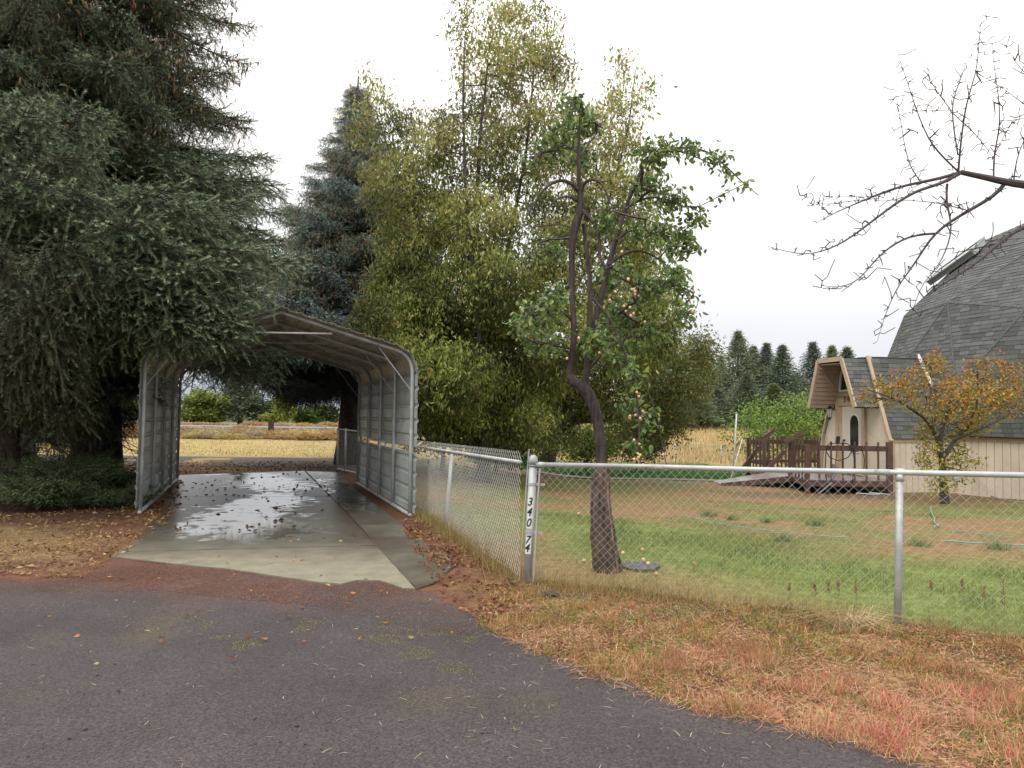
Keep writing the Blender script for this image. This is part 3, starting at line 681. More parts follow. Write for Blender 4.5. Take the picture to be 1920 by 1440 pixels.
# ------------------------------------------------------------------ dome house
H0 = np.array([10.22, 20.66, 0]); hw = np.array([.2, -.98, 0]); hn = np.array([.98, .2, 0])
def hp(t, s, z): return H0 + hw * t + hn * s + np.array([0, 0, z])
GZ = -.42
house = empty('dome_house', tuple(hp(-1, 3, GZ)), 'grey shingled geodesic dome house with cream siding and projecting entry', 'house')
def shingles(poly3, nrm, expo, tabw, parent, one_by_one, lift=.004, start=0):
    P = np.array(poly3, float); nn = np.array(nrm, float); nn /= np.linalg.norm(nn)
    u = np.cross([0, 0, 1.0], nn); u /= np.linalg.norm(u); v = np.cross(nn, u)
    if v[2] < 0: v = -v; u = -u
    o0 = P[0]; q = np.stack([(P - o0) @ u, (P - o0) @ v], 1); out = []
    v0, v1 = q[:, 1].min(), q[:, 1].max(); k = start; y = v0
    while y < v1 - .02:
        yc = y + expo * .5; xs_ = []
        for a in range(len(q)):
            A = q[a]; B = q[(a + 1) % len(q)]
            if (A[1] - yc) * (B[1] - yc) < 0: xs_.append(A[0] + (B[0] - A[0]) * (yc - A[1]) / (B[1] - A[1]))
        if len(xs_) >= 2:
            x0, x1 = min(xs_), max(xs_); x = x0 - (.37 * (k * 7 % 5) / 5) * tabw
            while x < x1:
                w = tabw * random.choice((.75, 1, 1.3)); a, b = max(x, x0), min(x + w - .006, x1); x += w
                if b - a > .03: out.append((a, b, y, min(expo * 1.12, v1 - y), random.choice((0, 0, .006))))
        y += expo; k += 1
    res = []
    for a, b, y, e, ex in out:
        th = .010 + ex
        c = np.array([[a, y], [b, y], [b, y + e], [a, y + e]]); W_ = o0 + c[:, :1] * u + c[:, 1:] * v + nn * lift
        top = W_ + nn * np.array([th, th, .002, .002])[:, None]
        res.append((np.concatenate([W_, top]), .075 + .055 * random.random()))
    Fs = [[4, 5, 6, 7], [0, 1, 5, 4], [1, 2, 6, 5], [0, 4, 7, 3]]
    if one_by_one:
        for V, g in res:
            m = MB(); m.add(V, Fs); m.build('shingle', M['shingle_one'], parent)
    else:
        m = MB()
        for V, g in res: m.add(V, Fs, (g * .95, g * 1.0, g * .96))
        return m
    return None
# dome shell: icosahedron split in 3, kept above the riser
DC = np.array([19.0, 22.4, 1.15]); DR = 7.5
ph = (1 + 5 ** .5) / 2
ico = np.array([(-1, ph, 0), (1, ph, 0), (-1, -ph, 0), (1, -ph, 0), (0, -1, ph), (0, 1, ph), (0, -1, -ph), (0, 1, -ph), (ph, 0, -1), (ph, 0, 1), (-ph, 0, -1), (-ph, 0, 1)], float)
ico /= np.linalg.norm(ico[0])
fi = [(0, 11, 5), (0, 5, 1), (0, 1, 7), (0, 7, 10), (0, 10, 11), (1, 5, 9), (5, 11, 4), (11, 10, 2), (10, 7, 6), (7, 1, 8), (3, 9, 4), (3, 4, 2), (3, 2, 6), (3, 6, 8), (3, 8, 9), (4, 9, 5), (2, 4, 11), (6, 2, 10), (8, 6, 7), (9, 8, 1)]
top = ico[5]; z_ = top; x_ = np.cross([0, 1, 0], z_); x_ /= np.linalg.norm(x_); y_ = np.cross(z_, x_); Rm = np.array([x_, y_, z_])
ang = math.radians(12); Rz_ = np.array([[math.cos(ang), -math.sin(ang), 0], [math.sin(ang), math.cos(ang), 0], [0, 0, 1]])
ico = ico @ Rm.T @ Rz_.T
tris = []
for a, b, c in fi:
    A, B, C_ = ico[a], ico[b], ico[c]; N_ = 3; g = {}
    for i in range(N_ + 1):
        for j in range(N_ + 1 - i):
            p = (A * (N_ - i - j) + B * i + C_ * j) / N_; g[i, j] = p / np.linalg.norm(p)
    for i in range(N_):
        for j in range(N_ - i):
            tris.append((g[i, j], g[i + 1, j], g[i, j + 1]))
            if i + j < N_ - 1: tris.append((g[i + 1, j], g[i + 1, j + 1], g[i, j + 1]))
shell = MB(); rim = set(); dome_sh = None; camp = np.array([0, 0, CAMZ])
roof = None; sh_mesh = MB()
base = []
def clipz(Q, z0):
    out = []
    for k in range(len(Q)):
        p, q = Q[k], Q[(k + 1) % len(Q)]
        if p[2] >= z0: out.append(p)
        if (p[2] - z0) * (q[2] - z0) < 0:
            r = p + (q - p) * (z0 - p[2]) / (q[2] - p[2]); out.append(r); base.append(r)
    return out
for T_ in tris:
    Q = [DC + np.array(p) * DR for p in T_]; n_ = np.cross(Q[1] - Q[0], Q[2] - Q[0])
    if n_ @ (Q[0] - DC) < 0: Q = [Q[0], Q[2], Q[1]]; n_ = -n_
    Q = clipz(Q, DC[2])
    if len(Q) < 3: continue
    shell.add(Q, [list(range(len(Q)))], (.05, .05, .05))
    if n_ @ (camp - Q[0]) > -2:
        mm_ = shingles(Q, n_, .125, .30, None, False)
        if mm_.n: sh_mesh.add(np.concatenate(mm_.v), np.concatenate(mm_.f), np.concatenate(mm_.c))
        for e in range(len(Q)):   # hip caps along facet edges
            a, b = Q[e], Q[(e + 1) % len(Q)]
            if a[2] < DC[2] + .01 and b[2] < DC[2] + .01: continue
            nk = ((a + b) / 2 - DC); nk /= np.linalg.norm(nk); L = np.linalg.norm(b - a); dd = (b - a) / L
            k = 0
            while k < L:
                g = .085 + .035 * random.random(); sh_mesh.beam(a + dd * k + nk * (.012 + .004 * random.random()), a + dd * min(k + .16, L) + nk * .016, .07, .005, nk, (g, g, g * .98)); k += .15
dome = shell.build('dome_roof', M['underlay'], house)
o = sh_mesh.build('shingle', M['shingle'], dome); o['kind'] = 'stuff'
# riser wall of vertical siding under the dome
base = sorted(base, key=lambda p: math.atan2(p[1] - DC[1], p[0] - DC[0]))
bz = [np.array([DC[0] + (p[0] - DC[0]) * .985, DC[1] + (p[1] - DC[1]) * .985, 0]) for p in base]
clean = [bz[0]]
for q in bz[1:]:
    if np.linalg.norm(q - clean[-1]) > .3 and np.linalg.norm(q - clean[0]) > .3: clean.append(q)
def plank_run(A, B, z0, z1, parent, w=.2, name='siding_plank', m=None, up0=None):
    A = np.array(A, float); B = np.array(B, float); L = np.linalg.norm(B - A); d = (B - A) / L; nr = np.array([d[1], -d[0], 0]); n = max(1, int(round(L / w))); w = L / n
    for k in range(n):
        c = A + d * (k + .5) * w; mb_ = MB(); mb_.box((c[0], c[1], (z0 + z1) / 2), (w - .012, .03, z1 - z0), (d, nr, (0, 0, 1))); mb_.build(name, m or M['siding'], parent)
riser = MB()
for k in range(len(clean)):
    A, B = clean[k], clean[(k + 1) % len(clean)]
    riser.poly([(A[0], A[1], -.9), (B[0], B[1], -.9), (B[0], B[1], 1.13), (A[0], A[1], 1.13)], .12, ((A + B) / 2 - DC) * [1, 1, 0], (.5, .5, .5))
riser_o = riser.build('riser_wall', M['siding'], house)
for k in range(len(clean)):
    A, B = clean[k], clean[(k + 1) % len(clean)]; mid = (A + B) / 2; out = (mid - DC) * [1, 1, 0]; out /= np.linalg.norm(out)
    if out @ (camp - mid) > 0 and mid[1] < 24:
        plank_run(A + out * .018, B + out * .018, -.40, 1.02, riser_o)
        mb_ = MB(); mb_.beam(A + out * .03 + [0, 0, 1.08], B + out * .03 + [0, 0, 1.08], .04, .12); mb_.build('trim_board', M['trim'], riser_o); mb_ = MB(); mb_.beam(A + out * .03 + [0, 0, -.43], B + out * .03 + [0, 0, -.43], .035, .08); mb_.build('base_board', M['trim'], riser_o)
        mb_ = MB(); mb_.beam(A + out * .09 + [0, 0, 1.165], B + out * .09 + [0, 0, 1.165], .16, .018); mb_.build('eave_edge', M['underlay'], riser_o)
# skylight box on the dome's left shoulder
def on_dome(px, py, lift=0.0):
    d = ray(px, py); d /= np.linalg.norm(d); v = camp - DC; b = v @ d; c = v @ v - DR ** 2; disc = b * b - c
    t = -b - math.sqrt(disc) if disc > 0 else -b; p = camp + d * t; n = (p - DC); return DC + n / np.linalg.norm(n) * (DR + lift)
ska, skb = on_dome(1752, 520), on_dome(1838, 462); ck0 = (ska + skb) / 2; nk = ck0 - DC; nk /= np.linalg.norm(nk); ck0 = DC + nk * DR; sv = skb - ska; LSK = np.linalg.norm(sv); sv = sv - nk * (sv @ nk); sv /= np.linalg.norm(sv); su = np.cross(sv, nk)
sk = [ck0 + su * a * .38 + sv * b * LSK * .5 for a, b in ((-1, -1), (1, -1), (1, 1), (-1, 1))]
mb_ = MB(); mb_.poly([p + nk * .03 for p in sk], .16, nk); sko = mb_.build('skylight', M['aluminium'], house)
ck = sum(sk) / 4; mb_ = MB(); mb_.poly([ck + (p - ck) * .86 + nk * .045 for p in sk], .02, nk); mb_.build('pane', M['glass'], sko)
for a, b in ((0, 1), (1, 2), (2, 3), (3, 0)):
    mb_ = MB(); mb_.beam(sk[a] + nk * .04, sk[b] + nk * .04, .06, .05, nk); mb_.build('frame', M['aluminium'], sko)
# big gambrel extension ending in the entry wall
bigp = [(.4, 1.05), (-.45, 3.32), (-1.75, 3.32), (-2.6, 1.05)]; XL = 3.2
def gambrel(prof, s0, s1, parent, th, name, near_shingle_one, mat_under):
    faces = []
    for k in range(3):
        (ta, za), (tb, zb) = prof[k], prof[k + 1]
        Q = [hp(ta, s0, za), hp(ta, s1, za), hp(tb, s1, zb), hp(tb, s0, zb)]; nn = np.cross(Q[1] - Q[0], Q[2] - Q[0]); ctr = hp((-1.1), (s0 + s1) / 2, 2.0)
        if nn @ (Q[0] - ctr) < 0: nn = -nn
        nn /= np.linalg.norm(nn); mb_ = MB(); mb_.poly([q + nn * .02 for q in Q], th, nn); o = mb_.build(name, mat_under, parent); faces.append((o, Q, nn))
    return faces
ext = gambrel(bigp, 0, XL, house, .10, 'roof_plane', False, M['underlay'])
cnt = 0
for k, (o, Q, nn) in enumerate(ext):
    if k == 0:
        Qs = [q + nn * .02 for q in [Q[0] + hn * -.0, hp(.4, 1.75, 1.05), hp(-.45, 1.75 - .2, 3.32), Q[3]]]
        mm_ = shingles(Qs, nn, .125, .30, None, False); q_ = mm_.build('shingle', M['shingle'], o); q_['kind'] = 'stuff'
    if k == 1:
        mm_ = shingles([q + nn * .02 for q in Q], nn + hw * .02, .125, .3, None, False)
        if mm_.n: q_ = mm_.build('shingle', M['shingle'], o); q_['kind'] = 'stuff'
# side wall under the extension's near eave, running back to the dome
s_wall = MB(); s_wall.poly([hp(.33, .02, -.9), hp(.33, 1.9, -.9), hp(.33, 1.9, 1.06), hp(.33, .02, 1.06)], .1, hw); sw = s_wall.build('side_wall', M['siding'], house)
plank_run(hp(.35, .1, 0), hp(.35, 1.8, 0), -.40, 1.0, sw)
mb_ = MB(); mb_.beam(hp(.375, .0, 1.02), hp(.375, 1.8, 1.02), .03, .12); mb_.beam(hp(.37, .05, -.42), hp(.37, .05, 1.0), .05, .13, hn); mb_.build('trim_board', M['trim'], sw)
# entry wall
ew = MB(); prof = [(.33, -.5), (.33, 1.1), (-.47, 3.25), (-1.73, 3.25), (-2.53, 1.1), (-2.75, -.5)]
ew.poly([hp(t, 0, z) for t, z in prof], .12, -hn); entry = ew.build('entry_wall', M['siding'], house)
mb_ = MB(); mb_.beam(hp(-2.56, -.03, 1.1), hp(-2.8, -.03, -.4), .06, .12, hn); mb_.beam(hp(-1.78, -.03, 3.24), hp(-2.6, -.03, 1.05), .05, .1, hn); mb_.build('rake_trim', M['trim'], entry)
mb_ = MB(); mb_.beam(hp(.42, -.03, 1.0), hp(-.47, -.03, 3.37), .05, .14, hn); mb_.build('rake_trim', M['trim'], entry)
# hood in front of the entry wall
HD = .80; hoodp = [(.0, 1.9), (-.58, 3.28), (-1.68, 3.28), (-2.14, 1.9)]
hood = house
hf = gambrel(hoodp, -HD, -.01, hood, .07, 'hood_roof', True, M['underlay'])
o, Q, nn = hf[0]; shingles([q + nn * .02 for q in Q], nn, .125, .26, o, True)
o, Q, nn = hf[1]; mm_ = shingles([q + nn * .02 for q in Q], nn + hw * .02, .125, .26, None, False)
for k in range(3):
    (ta, za), (tb, zb) = hoodp[k], hoodp[k + 1]
    mb_ = MB(); mb_.beam(hp(ta, -HD - .02, za), hp(tb, -HD - .02, zb), .13, .045, hn); mb_.build('fascia', M['trim'], hf[k][0])
# boarded inner lining of the far side, each board proud of the next
(ta, za), (tb, zb) = hoodp[3], hoodp[2]
for k in range(11):
    f0, f1 = k / 11, (k + 1) / 11 - .006; c = [hp(ta + (tb - ta) * f + .085, s_, za + (zb - za) * f) for f, s_ in ((f0, -HD), (f1, -HD), (f1, -.02), (f0, -.02))]
    nb_ = np.cross(c[1] - c[0], c[2] - c[0]); nb_ /= np.linalg.norm(nb_); nb_ = nb_ if nb_ @ hw > 0 else -nb_
    mb_ = MB(); mb_.poly([q + nb_ * (.0 if j in (1, 2) else .012) for j, q in enumerate(c)], .015, nb_); mb_.build('lining_board', M['soffit'], hf[2][0])
mb_ = MB(); mb_.poly([hp(-.62, -HD, 3.17), hp(-1.55, -HD, 3.17), hp(-1.55, -.02, 3.17), hp(-.62, -.02, 3.17)], .02, (0, 0, 1)); mb_.build('soffit', M['soffit'], hf[1][0])
mb_ = MB(); mb_.beam(hp(-1.62, -HD + .05, 3.08), hp(-1.86, -.05, 2.45), .05, .07); mb_.build('brace', M['soffit'], hf[2][0])
# window above the door: trapezoid following the hood
win = MB(); wz0, wz1 = 2.42, 3.12; wp = [(-.95, wz0), (-1.25, wz1), (-1.68, wz1), (-1.78, wz0)]
win.poly([hp(t, -.012, z) for t, z in wp], .02, -hn); wo = win.build('window', M['glass'], house)
for k in range(4):
    a, b = wp[k], wp[(k + 1) % 4]; mb_ = MB(); mb_.beam(hp(a[0], -.03, a[1]), hp(b[0], -.03, b[1]), .05, .05, hn); mb_.build('frame', M['white'], wo)
mb_ = MB(); mb_.beam(hp(-.85, -.035, 2.31), hp(-1.9, -.035, 2.31), .05, .12, (0, 0, 1)); mb_.build('sill', M['soffit'], wo)
# door with arched glass
dz0, dz1 = -.04, 1.97
mb_ = MB(); mb_.beam(hp(-.67, -.05, dz0), hp(-.67, -.05, dz1), .12, .07, hn); mb_.beam(hp(-1.86, -.05, dz0), hp(-1.86, -.05, dz1), .12, .07, hn)
mb_.beam(hp(-1.93, -.05, dz1 + .05), hp(-.6, -.05, dz1 + .05), .07, .1); mb_.build('door_frame', M['trim'], entry)
mb_ = MB(); mb_.beam(hp(-1.72, -.03, dz0), hp(-1.72, -.03, dz1 - .01), .16, .06, hn); mb_.build('side_panel', M['trim'], entry)
mb_ = MB(); mb_.box(hp(-1.17, -.04, (dz0 + dz1) / 2), (.045, .9, dz1 - dz0 - .02), (hn, hw, (0, 0, 1))); door = mb_.build('door', M['door'], house)
arch = [(-.84, .62), (-.84, 1.45)] + [(-1.05 + .21 * math.cos(a), 1.45 + .26 * math.sin(a)) for a in np.linspace(.3, math.pi - .3, 7)] + [(-1.26, 1.45), (-1.26, .62)]
mb_ = MB(); mb_.poly([hp(t, -.068, z) for t, z in arch], .01, -hn); mb_.build('door_glass', M['glass'], door)
mb_ = MB(); mb_.tube([hp(t, -.07, z) for t, z in arch + arch[:1]], .018, 6); mb_.build('glass_trim', M['white'], door)
mb_ = MB(); mb_.tube([hp(-1.5, -.06, .95), hp(-1.5, -.12, .95)], [.03, .03], 8); mb_.build('handle', M['blackmetal'], door)
# house number, partly hidden by the hood edge
for k, ch in enumerate('34074'):
    V, Fc = text_verts(ch, .26, 0); c0 = hp(-1.56 + k * .17, -.02, 2.08); m = MB(); W_ = np.array([c0 + hw * v[0] + np.array([0, 0, v[1]]) - hn * .004 for v in V]); m.add(W_, np.zeros((0, 3), int))
    for f in Fc: m.f.append(np.array([f])); m.mi.append(np.zeros(1, int))
    m.build('house_number', M['rust'], entry)['label'] = 'brown digit ' + ch
# lantern
lt = tuple(hp(-1.72, -.02, 1.75)); lam = empty('wall_lantern', (0, 0, 0)); lam.parent = house
def hl(s_, z, t=-2.05): return hp(t, s_, z)
m = MB(); m.tube([hl(-.02, 1.98), hl(-.12, 2.02), hl(-.18, 1.97)], .018, 6); m.box(hl(-.02, 1.95), (.03, .1, .2), (hn, hw, (0, 0, 1))); m.build('bracket', M['blackmetal'], lam)
m = MB(); m.tube([hl(-.18, 1.62), hl(-.18, 1.88)], [.05, .085], 6); m.build('glass', M['lampglass'], lam)
m = MB(); m.tube([hl(-.18, 1.88), hl(-.18, 1.93), hl(-.18, 1.99)], [.105, .08, .015], 6); m.tube([hl(-.18, 1.54), hl(-.18, 1.6), hl(-.18, 1.63)], [.012, .05, .058], 6)
for a in range(6):
    x_1, y_1 = math.cos(a * math.pi / 3), math.sin(a * math.pi / 3); m.tube([hl(-.18, 1.62) + np.array([x_1, y_1, 0]) * .052, hl(-.18, 1.88) + np.array([x_1, y_1, 0]) * .088], .006, 4)
m.build('cage', M['blackmetal'], lam)
# pale flashing strip lying in the valley between extension and dome
fl0 = at(1721, 663, 21.0); pts_ = []
for f in np.linspace(0, 1, 8):
    pxx, pyy = 1721 + 48 * f, 664 + 106 * f; t_ = -.45 + .85 * f
    d = ray(pxx, pyy); Pn = hf[0][2]; o1, Q1, n1_ = ext[0]; tt = ((Q1[0] + n1_ * .05 - camp) @ n1_) / (d @ n1_); pts_.append(camp + d * tt)
m = MB()
for a, b in zip(pts_[:-1], pts_[1:]): m.beam(a, b, .10, .02, ext[0][2])
m.build('flashing', M['white'], house)
# ------------------------------------------------------------------ deck with ramp
deck = empty('wooden_deck', tuple(at(1590, 910, 20.3)), 'brown wooden deck with spindle railing and ramp in front of the entry', 'deck')
dz = -.06
def fl(px, Y, z=dz): p = at(px, 800, Y); return np.array([p[0], p[1], z])
dk = [fl(1510, 20.0), fl(1672, 20.0), hp(.3, -.02, dz), hp(-2.7, -.02, dz), fl(1530, 25.6), fl(1400, 25), fl(1425, 23.6), fl(1482, 21.6)]
m = MB(); m.poly([p - [0, 0, .03] for p in dk], .06, (0, 0, 1)); m.build('deck_frame', M['deck'], deck)
# floor boards clipped to the outline
bw = .14; dkp = [(p[0], p[1]) for p in dk]; ys = np.arange(20.0, 25.8, bw)
fbm_ = MB()
for y in ys:
    xs_ = []
    for a in range(len(dkp)):
        A, B = dkp[a], dkp[(a + 1) % len(dkp)]
        if (A[1] - y - bw / 2) * (B[1] - y - bw / 2) < 0: xs_.append(A[0] + (B[0] - A[0]) * (y + bw / 2 - A[1]) / (B[1] - A[1]))
    if len(xs_) >= 2: x0, x1 = min(xs_), max(xs_); fbm_ = MB(); fbm_.box(((x0 + x1) / 2, y + bw / 2, dz - .012), (x1 - x0, bw - .008, .03)); fbm_.build('floor_board', M['deckfloor'], deck)
for a, b in ((0, 1), (7, 0), (6, 7), (5, 6)):
    m = MB(); A, B = dk[a], dk[b]; m.beam(A - [0, 0.03, .09], B - [0, .03, .09], .04, .15); m.build('skirt_board', M['deck'], deck)
def rail_run(A, B, nb, hgt=.95, posts=True, bh=.04, lowrail=True, over=.08):
    A = np.array(A); B = np.array(B); z = np.array([0, 0, 1.0]); d = (B - A) / np.linalg.norm(B - A)
    m = MB(); m.beam(A + z * (hgt - .1), B + z * (hgt - .1), .04, .14); m.build('handrail', M['deck'], deck)
    if lowrail: m = MB(); m.beam(A + z * .2, B + z * .2, .035, .09); m.build('lower_rail', M['deck'], deck)
    for k in range(nb):
        p = A + (B - A) * (k + 1) / (nb + 1) + np.cross(d, z) * .035; m = MB(); m.box(p + z * (hgt / 2 + over / 2), (bh, bh, hgt + over)); m.build('baluster', M['deck'], deck)
def dpost(p, h=1.03, w=.1, low=-.35): m = MB(); p = np.array(p); m.box(p + [0, 0, (h + low) / 2], (w, w, h - low)); m.build('post', M['deck'], deck)
F0, F1 = fl(1513, 20.0), fl(1667, 20.0)
rail_run(F0, F1, 6, lowrail=False); dpost(F0, .94, .11); dpost(F1, 1.03, .13)
S2 = fl(1482, 21.6); rail_run(S2, F0, 4); dpost(S2, 1.08, .11)
S3a, S3b = fl(1403, 25.0), fl(1433, 23.6); rail_run(S3a, S3b, 4); dpost(S3a, .98, .1); dpost(S3b, 1.0, .1)
S4 = fl(1534, 25.6); rail_run(fl(1409, 25.1), S4, 15, bh=.05)
rail_run(S4, hp(-2.7, -.1, dz), 3)
# ramp and slanted hand boards
ra, rb, rc, rd_ = fl(1484, 21.5), fl(1445, 22.9), at(1338, 905, 23.6), at(1352, 914, 22.0)
rc[2] = zt(*rc[:2]) + .03; rd_[2] = zt(*rd_[:2]) + .03; ra[2] = rb[2] = dz
m = MB(); m.poly([ra, rd_, rc, rb][::-1], .05, (0, 0, 1)); m.build('ramp', M['deckfloor'], deck)['label'] = 'weathered ramp surface'
m = MB(); m.beam(ra - [0, .03, .09], rd_ - [0, .03, .04], .04, .16); m.build('ramp_stringer', M['deck'], deck)
for (x0, y0, x1, y1, Y0, Y1) in ((1391, 879, 1426, 836, 24.4, 24.6), (1430, 822, 1452, 806, 24.0, 24.2), (1440, 878, 1472, 846, 21.8, 21.7), (1472, 829, 1505, 810, 21.5, 21.4)):
    m = MB(); m.beam(at(x0, y0, Y0), at(x1, y1, Y1), .04, .12); m.build('slanted_board', M['deck'], deck)
# under the deck: dark leaning scraps
scr = empty('scrap_pile', tuple(at(1640, 928, 19.6)), 'pale metal scraps and pipes lying under the deck edge', 'scrap')
for (a, b, c, d) in ((1605, 925, 1640, 930), (1612, 930, 1650, 927), (1630, 924, 1668, 931), (1535, 928, 1560, 905)):
    pa, pb = at(a, b, 19.7), at(c, d, 19.55); pa[2] = max(pa[2], zt(pa[0], pa[1]) + .02); pb[2] = max(pb[2], zt(pb[0], pb[1]) + .02)
    m = MB(); m.tube([pa, pb], .022, 6); m.build('pipe', M['aluminium'], scr)
# hose coiled over the railing and tool leaning
hs = [(1550, 905), (1547, 880), (1549, 845), (1553, 832), (1575, 831), (1590, 832), (1600, 845), (1602, 870), (1598, 905)]
m = MB(); pts = np.array([at(x, y, 19.93) for x, y in hs]); tt = np.linspace(0, len(hs) - 1, 40)
sm = np.stack([np.interp(tt, range(len(hs)), pts[:, k]) for k in range(3)], 1); m.tube(sm, .013, 6)
hs = [(1549, 846), (1556, 858), (1572, 864), (1590, 858), (1598, 845), (1603, 834), (1615, 838), (1621, 860), (1619, 890)]; pts = np.array([at(x, y, 19.9) for x, y in hs])
sm = np.stack([np.interp(tt, range(len(hs)), pts[:, k]) for k in range(3)], 1); m.tube(sm, .012, 6)
tag(m.build('cable', M['blackrubber'], origin=tuple(pts[0]), smooth=True), 'black cable looped over the deck handrail', 'cable')
tool = empty('garden_tool', tuple(at(1571, 905, 20.15)), 'long-handled tool leaning up against the deck handrail', 'tool')
m = MB(); m.tube([at(1563, 903, 20.3), at(1571, 830, 20.06)], .014, 6); m.build('handle', M['aluminium'], tool)
m = MB(); m.beam(at(1570, 832, 20.06), at(1572, 818, 20.05), .10, .03, (0, 1, 0)); m.build('head', M['blackmetal'], tool)
brd = MB(); brd.beam(at(1553, 897, 20.9), at(1568, 874, 20.95), .25, .02, (0, -1, 0)); tag(brd.build('board', M['deckfloor'], origin=tuple(at(1560, 895, 20.9))), 'pale flat board lying on the deck behind the spindles', 'board')
# white pole beside the ramp with its thin stay
wp_ = empty('white_pole', tuple(at(1374, 905, 23.6)), 'thin white pole with a slanting stay standing by the ramp end', 'pole')
m = MB(); m.tube([at(1374, 893, 23.8), at(1381, 776, 23.7)], .026, 8); m.build('shaft', M['white'], wp_, smooth=True)
m = MB(); m.tube([at(1368, 904, 23.0), at(1392, 822, 23.7)], .012, 6); m.build('stay', M['white'], wp_, smooth=True)
# small round dark patch: stone slab at plum foot with fallen fruit, hoses in the yard
def gz(px, py, z=None):
    Yg = 20.0
    p = None; lo, hi = 2.0, 80.0
    for _ in range(40):
        mid = (lo + hi) / 2; p = at(px, py, mid)
        if p[2] > zt(p[0], p[1]): lo = mid
        else: hi = mid
    return p
def hose(pts, label, r=.0065, m_='hose', dz_=.035):
    P = np.array([gz(*p) for p in pts]); P[:, 2] += dz_; tt = np.linspace(0, len(P) - 1, len(P) * 8)
    sm = np.stack([np.interp(tt, range(len(P)), P[:, k]) for k in range(3)], 1); sm[:, 1] += .03 * np.sin(tt * 4)
    m = MB(); m.tube(sm, r, 6); tag(m.build('garden_hose', M[m_], origin=tuple(P[0]), smooth=True), label, 'hose')
hose([(1268, 968), (1320, 980), (1388, 993), (1450, 1000), (1520, 1008), (1592, 1013)], 'long thin green hose lying across the brown middle of the yard')
hose([(1746, 952), (1749, 972), (1755, 985), (1758, 990), (1752, 992)], 'short green hose end curling in the grass below the yellow tree', .010)
hose([(1790, 998), (1815, 1003), (1860, 1009), (1895, 1012)], 'green hose stretch nearer the house at the right of the yard')
hose([(1772, 1020), (1810, 1022), (1870, 1026), (1960, 1029)], 'green hose stretch nearer the fence at the right of the yard', .010)
hose([(1852, 930), (1875, 938), (1905, 944), (1950, 946)], 'green hose lying along the foot of the siding wall', .012)
ss = MB(); c = gz(1198, 1064); an = np.linspace(0, 2 * math.pi, 19)[:-1]
ss.poly([(c[0] + .21 * math.cos(a) * (1 + .16 * math.sin(3 * a)), c[1] + .2 * math.sin(a), c[2] + .022) for a in an], .05, (0, 0, 1)); tag(ss.build('stone_slab', M['stone'], origin=tuple(c)), 'dark flat round slab in the grass right of the plum trunk', 'stone')
# ------------------------------------------------------------------ spruces
def needle_pts(mb, path, dens, nl, nw, cin, ctip, tipfade=.5):
    """needles as thin triangles round a polyline"""
    P = np.asarray(path, float); seg = np.diff(P, axis=0); L = np.linalg.norm(seg, axis=1); tot = L.sum(); n = int(tot * dens)
    if n < 2: return
    cum = np.concatenate([[0], np.cumsum(L)]); t = np.sort(rng.random(n)) * tot; k = np.clip(np.searchsorted(cum, t) - 1, 0, len(L) - 1)
    f = (t - cum[k]) / L[k]; p = P[k] + seg[k] * f[:, None]; T = seg[k] / L[k][:, None]
    d, a, b = rot_axes(T); an = rng.random(n) * 2 * math.pi; rad = a * np.cos(an)[:, None] + b * np.sin(an)[:, None]
    dr = d * .75 + rad * .75 + np.array([0, 0, .12]); dr /= np.linalg.norm(dr, axis=1)[:, None]
    s_ = np.cross(dr, rad); s_ /= np.linalg.norm(s_, axis=1)[:, None] + 1e-9
    ln = nl * (.75 + .5 * rng.random(n))[:, None]
    v = np.stack([p - s_ * nw / 2, p + s_ * nw / 2, p + dr * ln], 1).reshape(-1, 3)
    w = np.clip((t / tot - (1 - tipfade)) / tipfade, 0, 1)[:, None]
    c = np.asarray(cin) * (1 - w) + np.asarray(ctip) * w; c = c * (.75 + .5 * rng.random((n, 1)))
    mb.add(v, np.arange(3 * n).reshape(-1, 3), np.repeat(c, 3, 0))
def cone(mb, p, s, col):
    n = 5; L = .10 * s; r = .017 * s; an = np.arange(n) * 2 * math.pi / n; rings = []
    for z, q in ((0, .5), (-.3, 1), (-.75, .85), (-1, .25)): rings.append(np.column_stack([r * q * np.cos(an), r * q * np.sin(an), np.full(n, z * L)]) + p)
    v = np.concatenate(rings); f = []
    for k in range(3):
        for j in range(n): f.append([k * n + j, k * n + (j + 1) % n, (k + 1) * n + (j + 1) % n, (k + 1) * n + j])
    mb.add(v, f, np.asarray(col) * (.8 + .4 * random.random()))
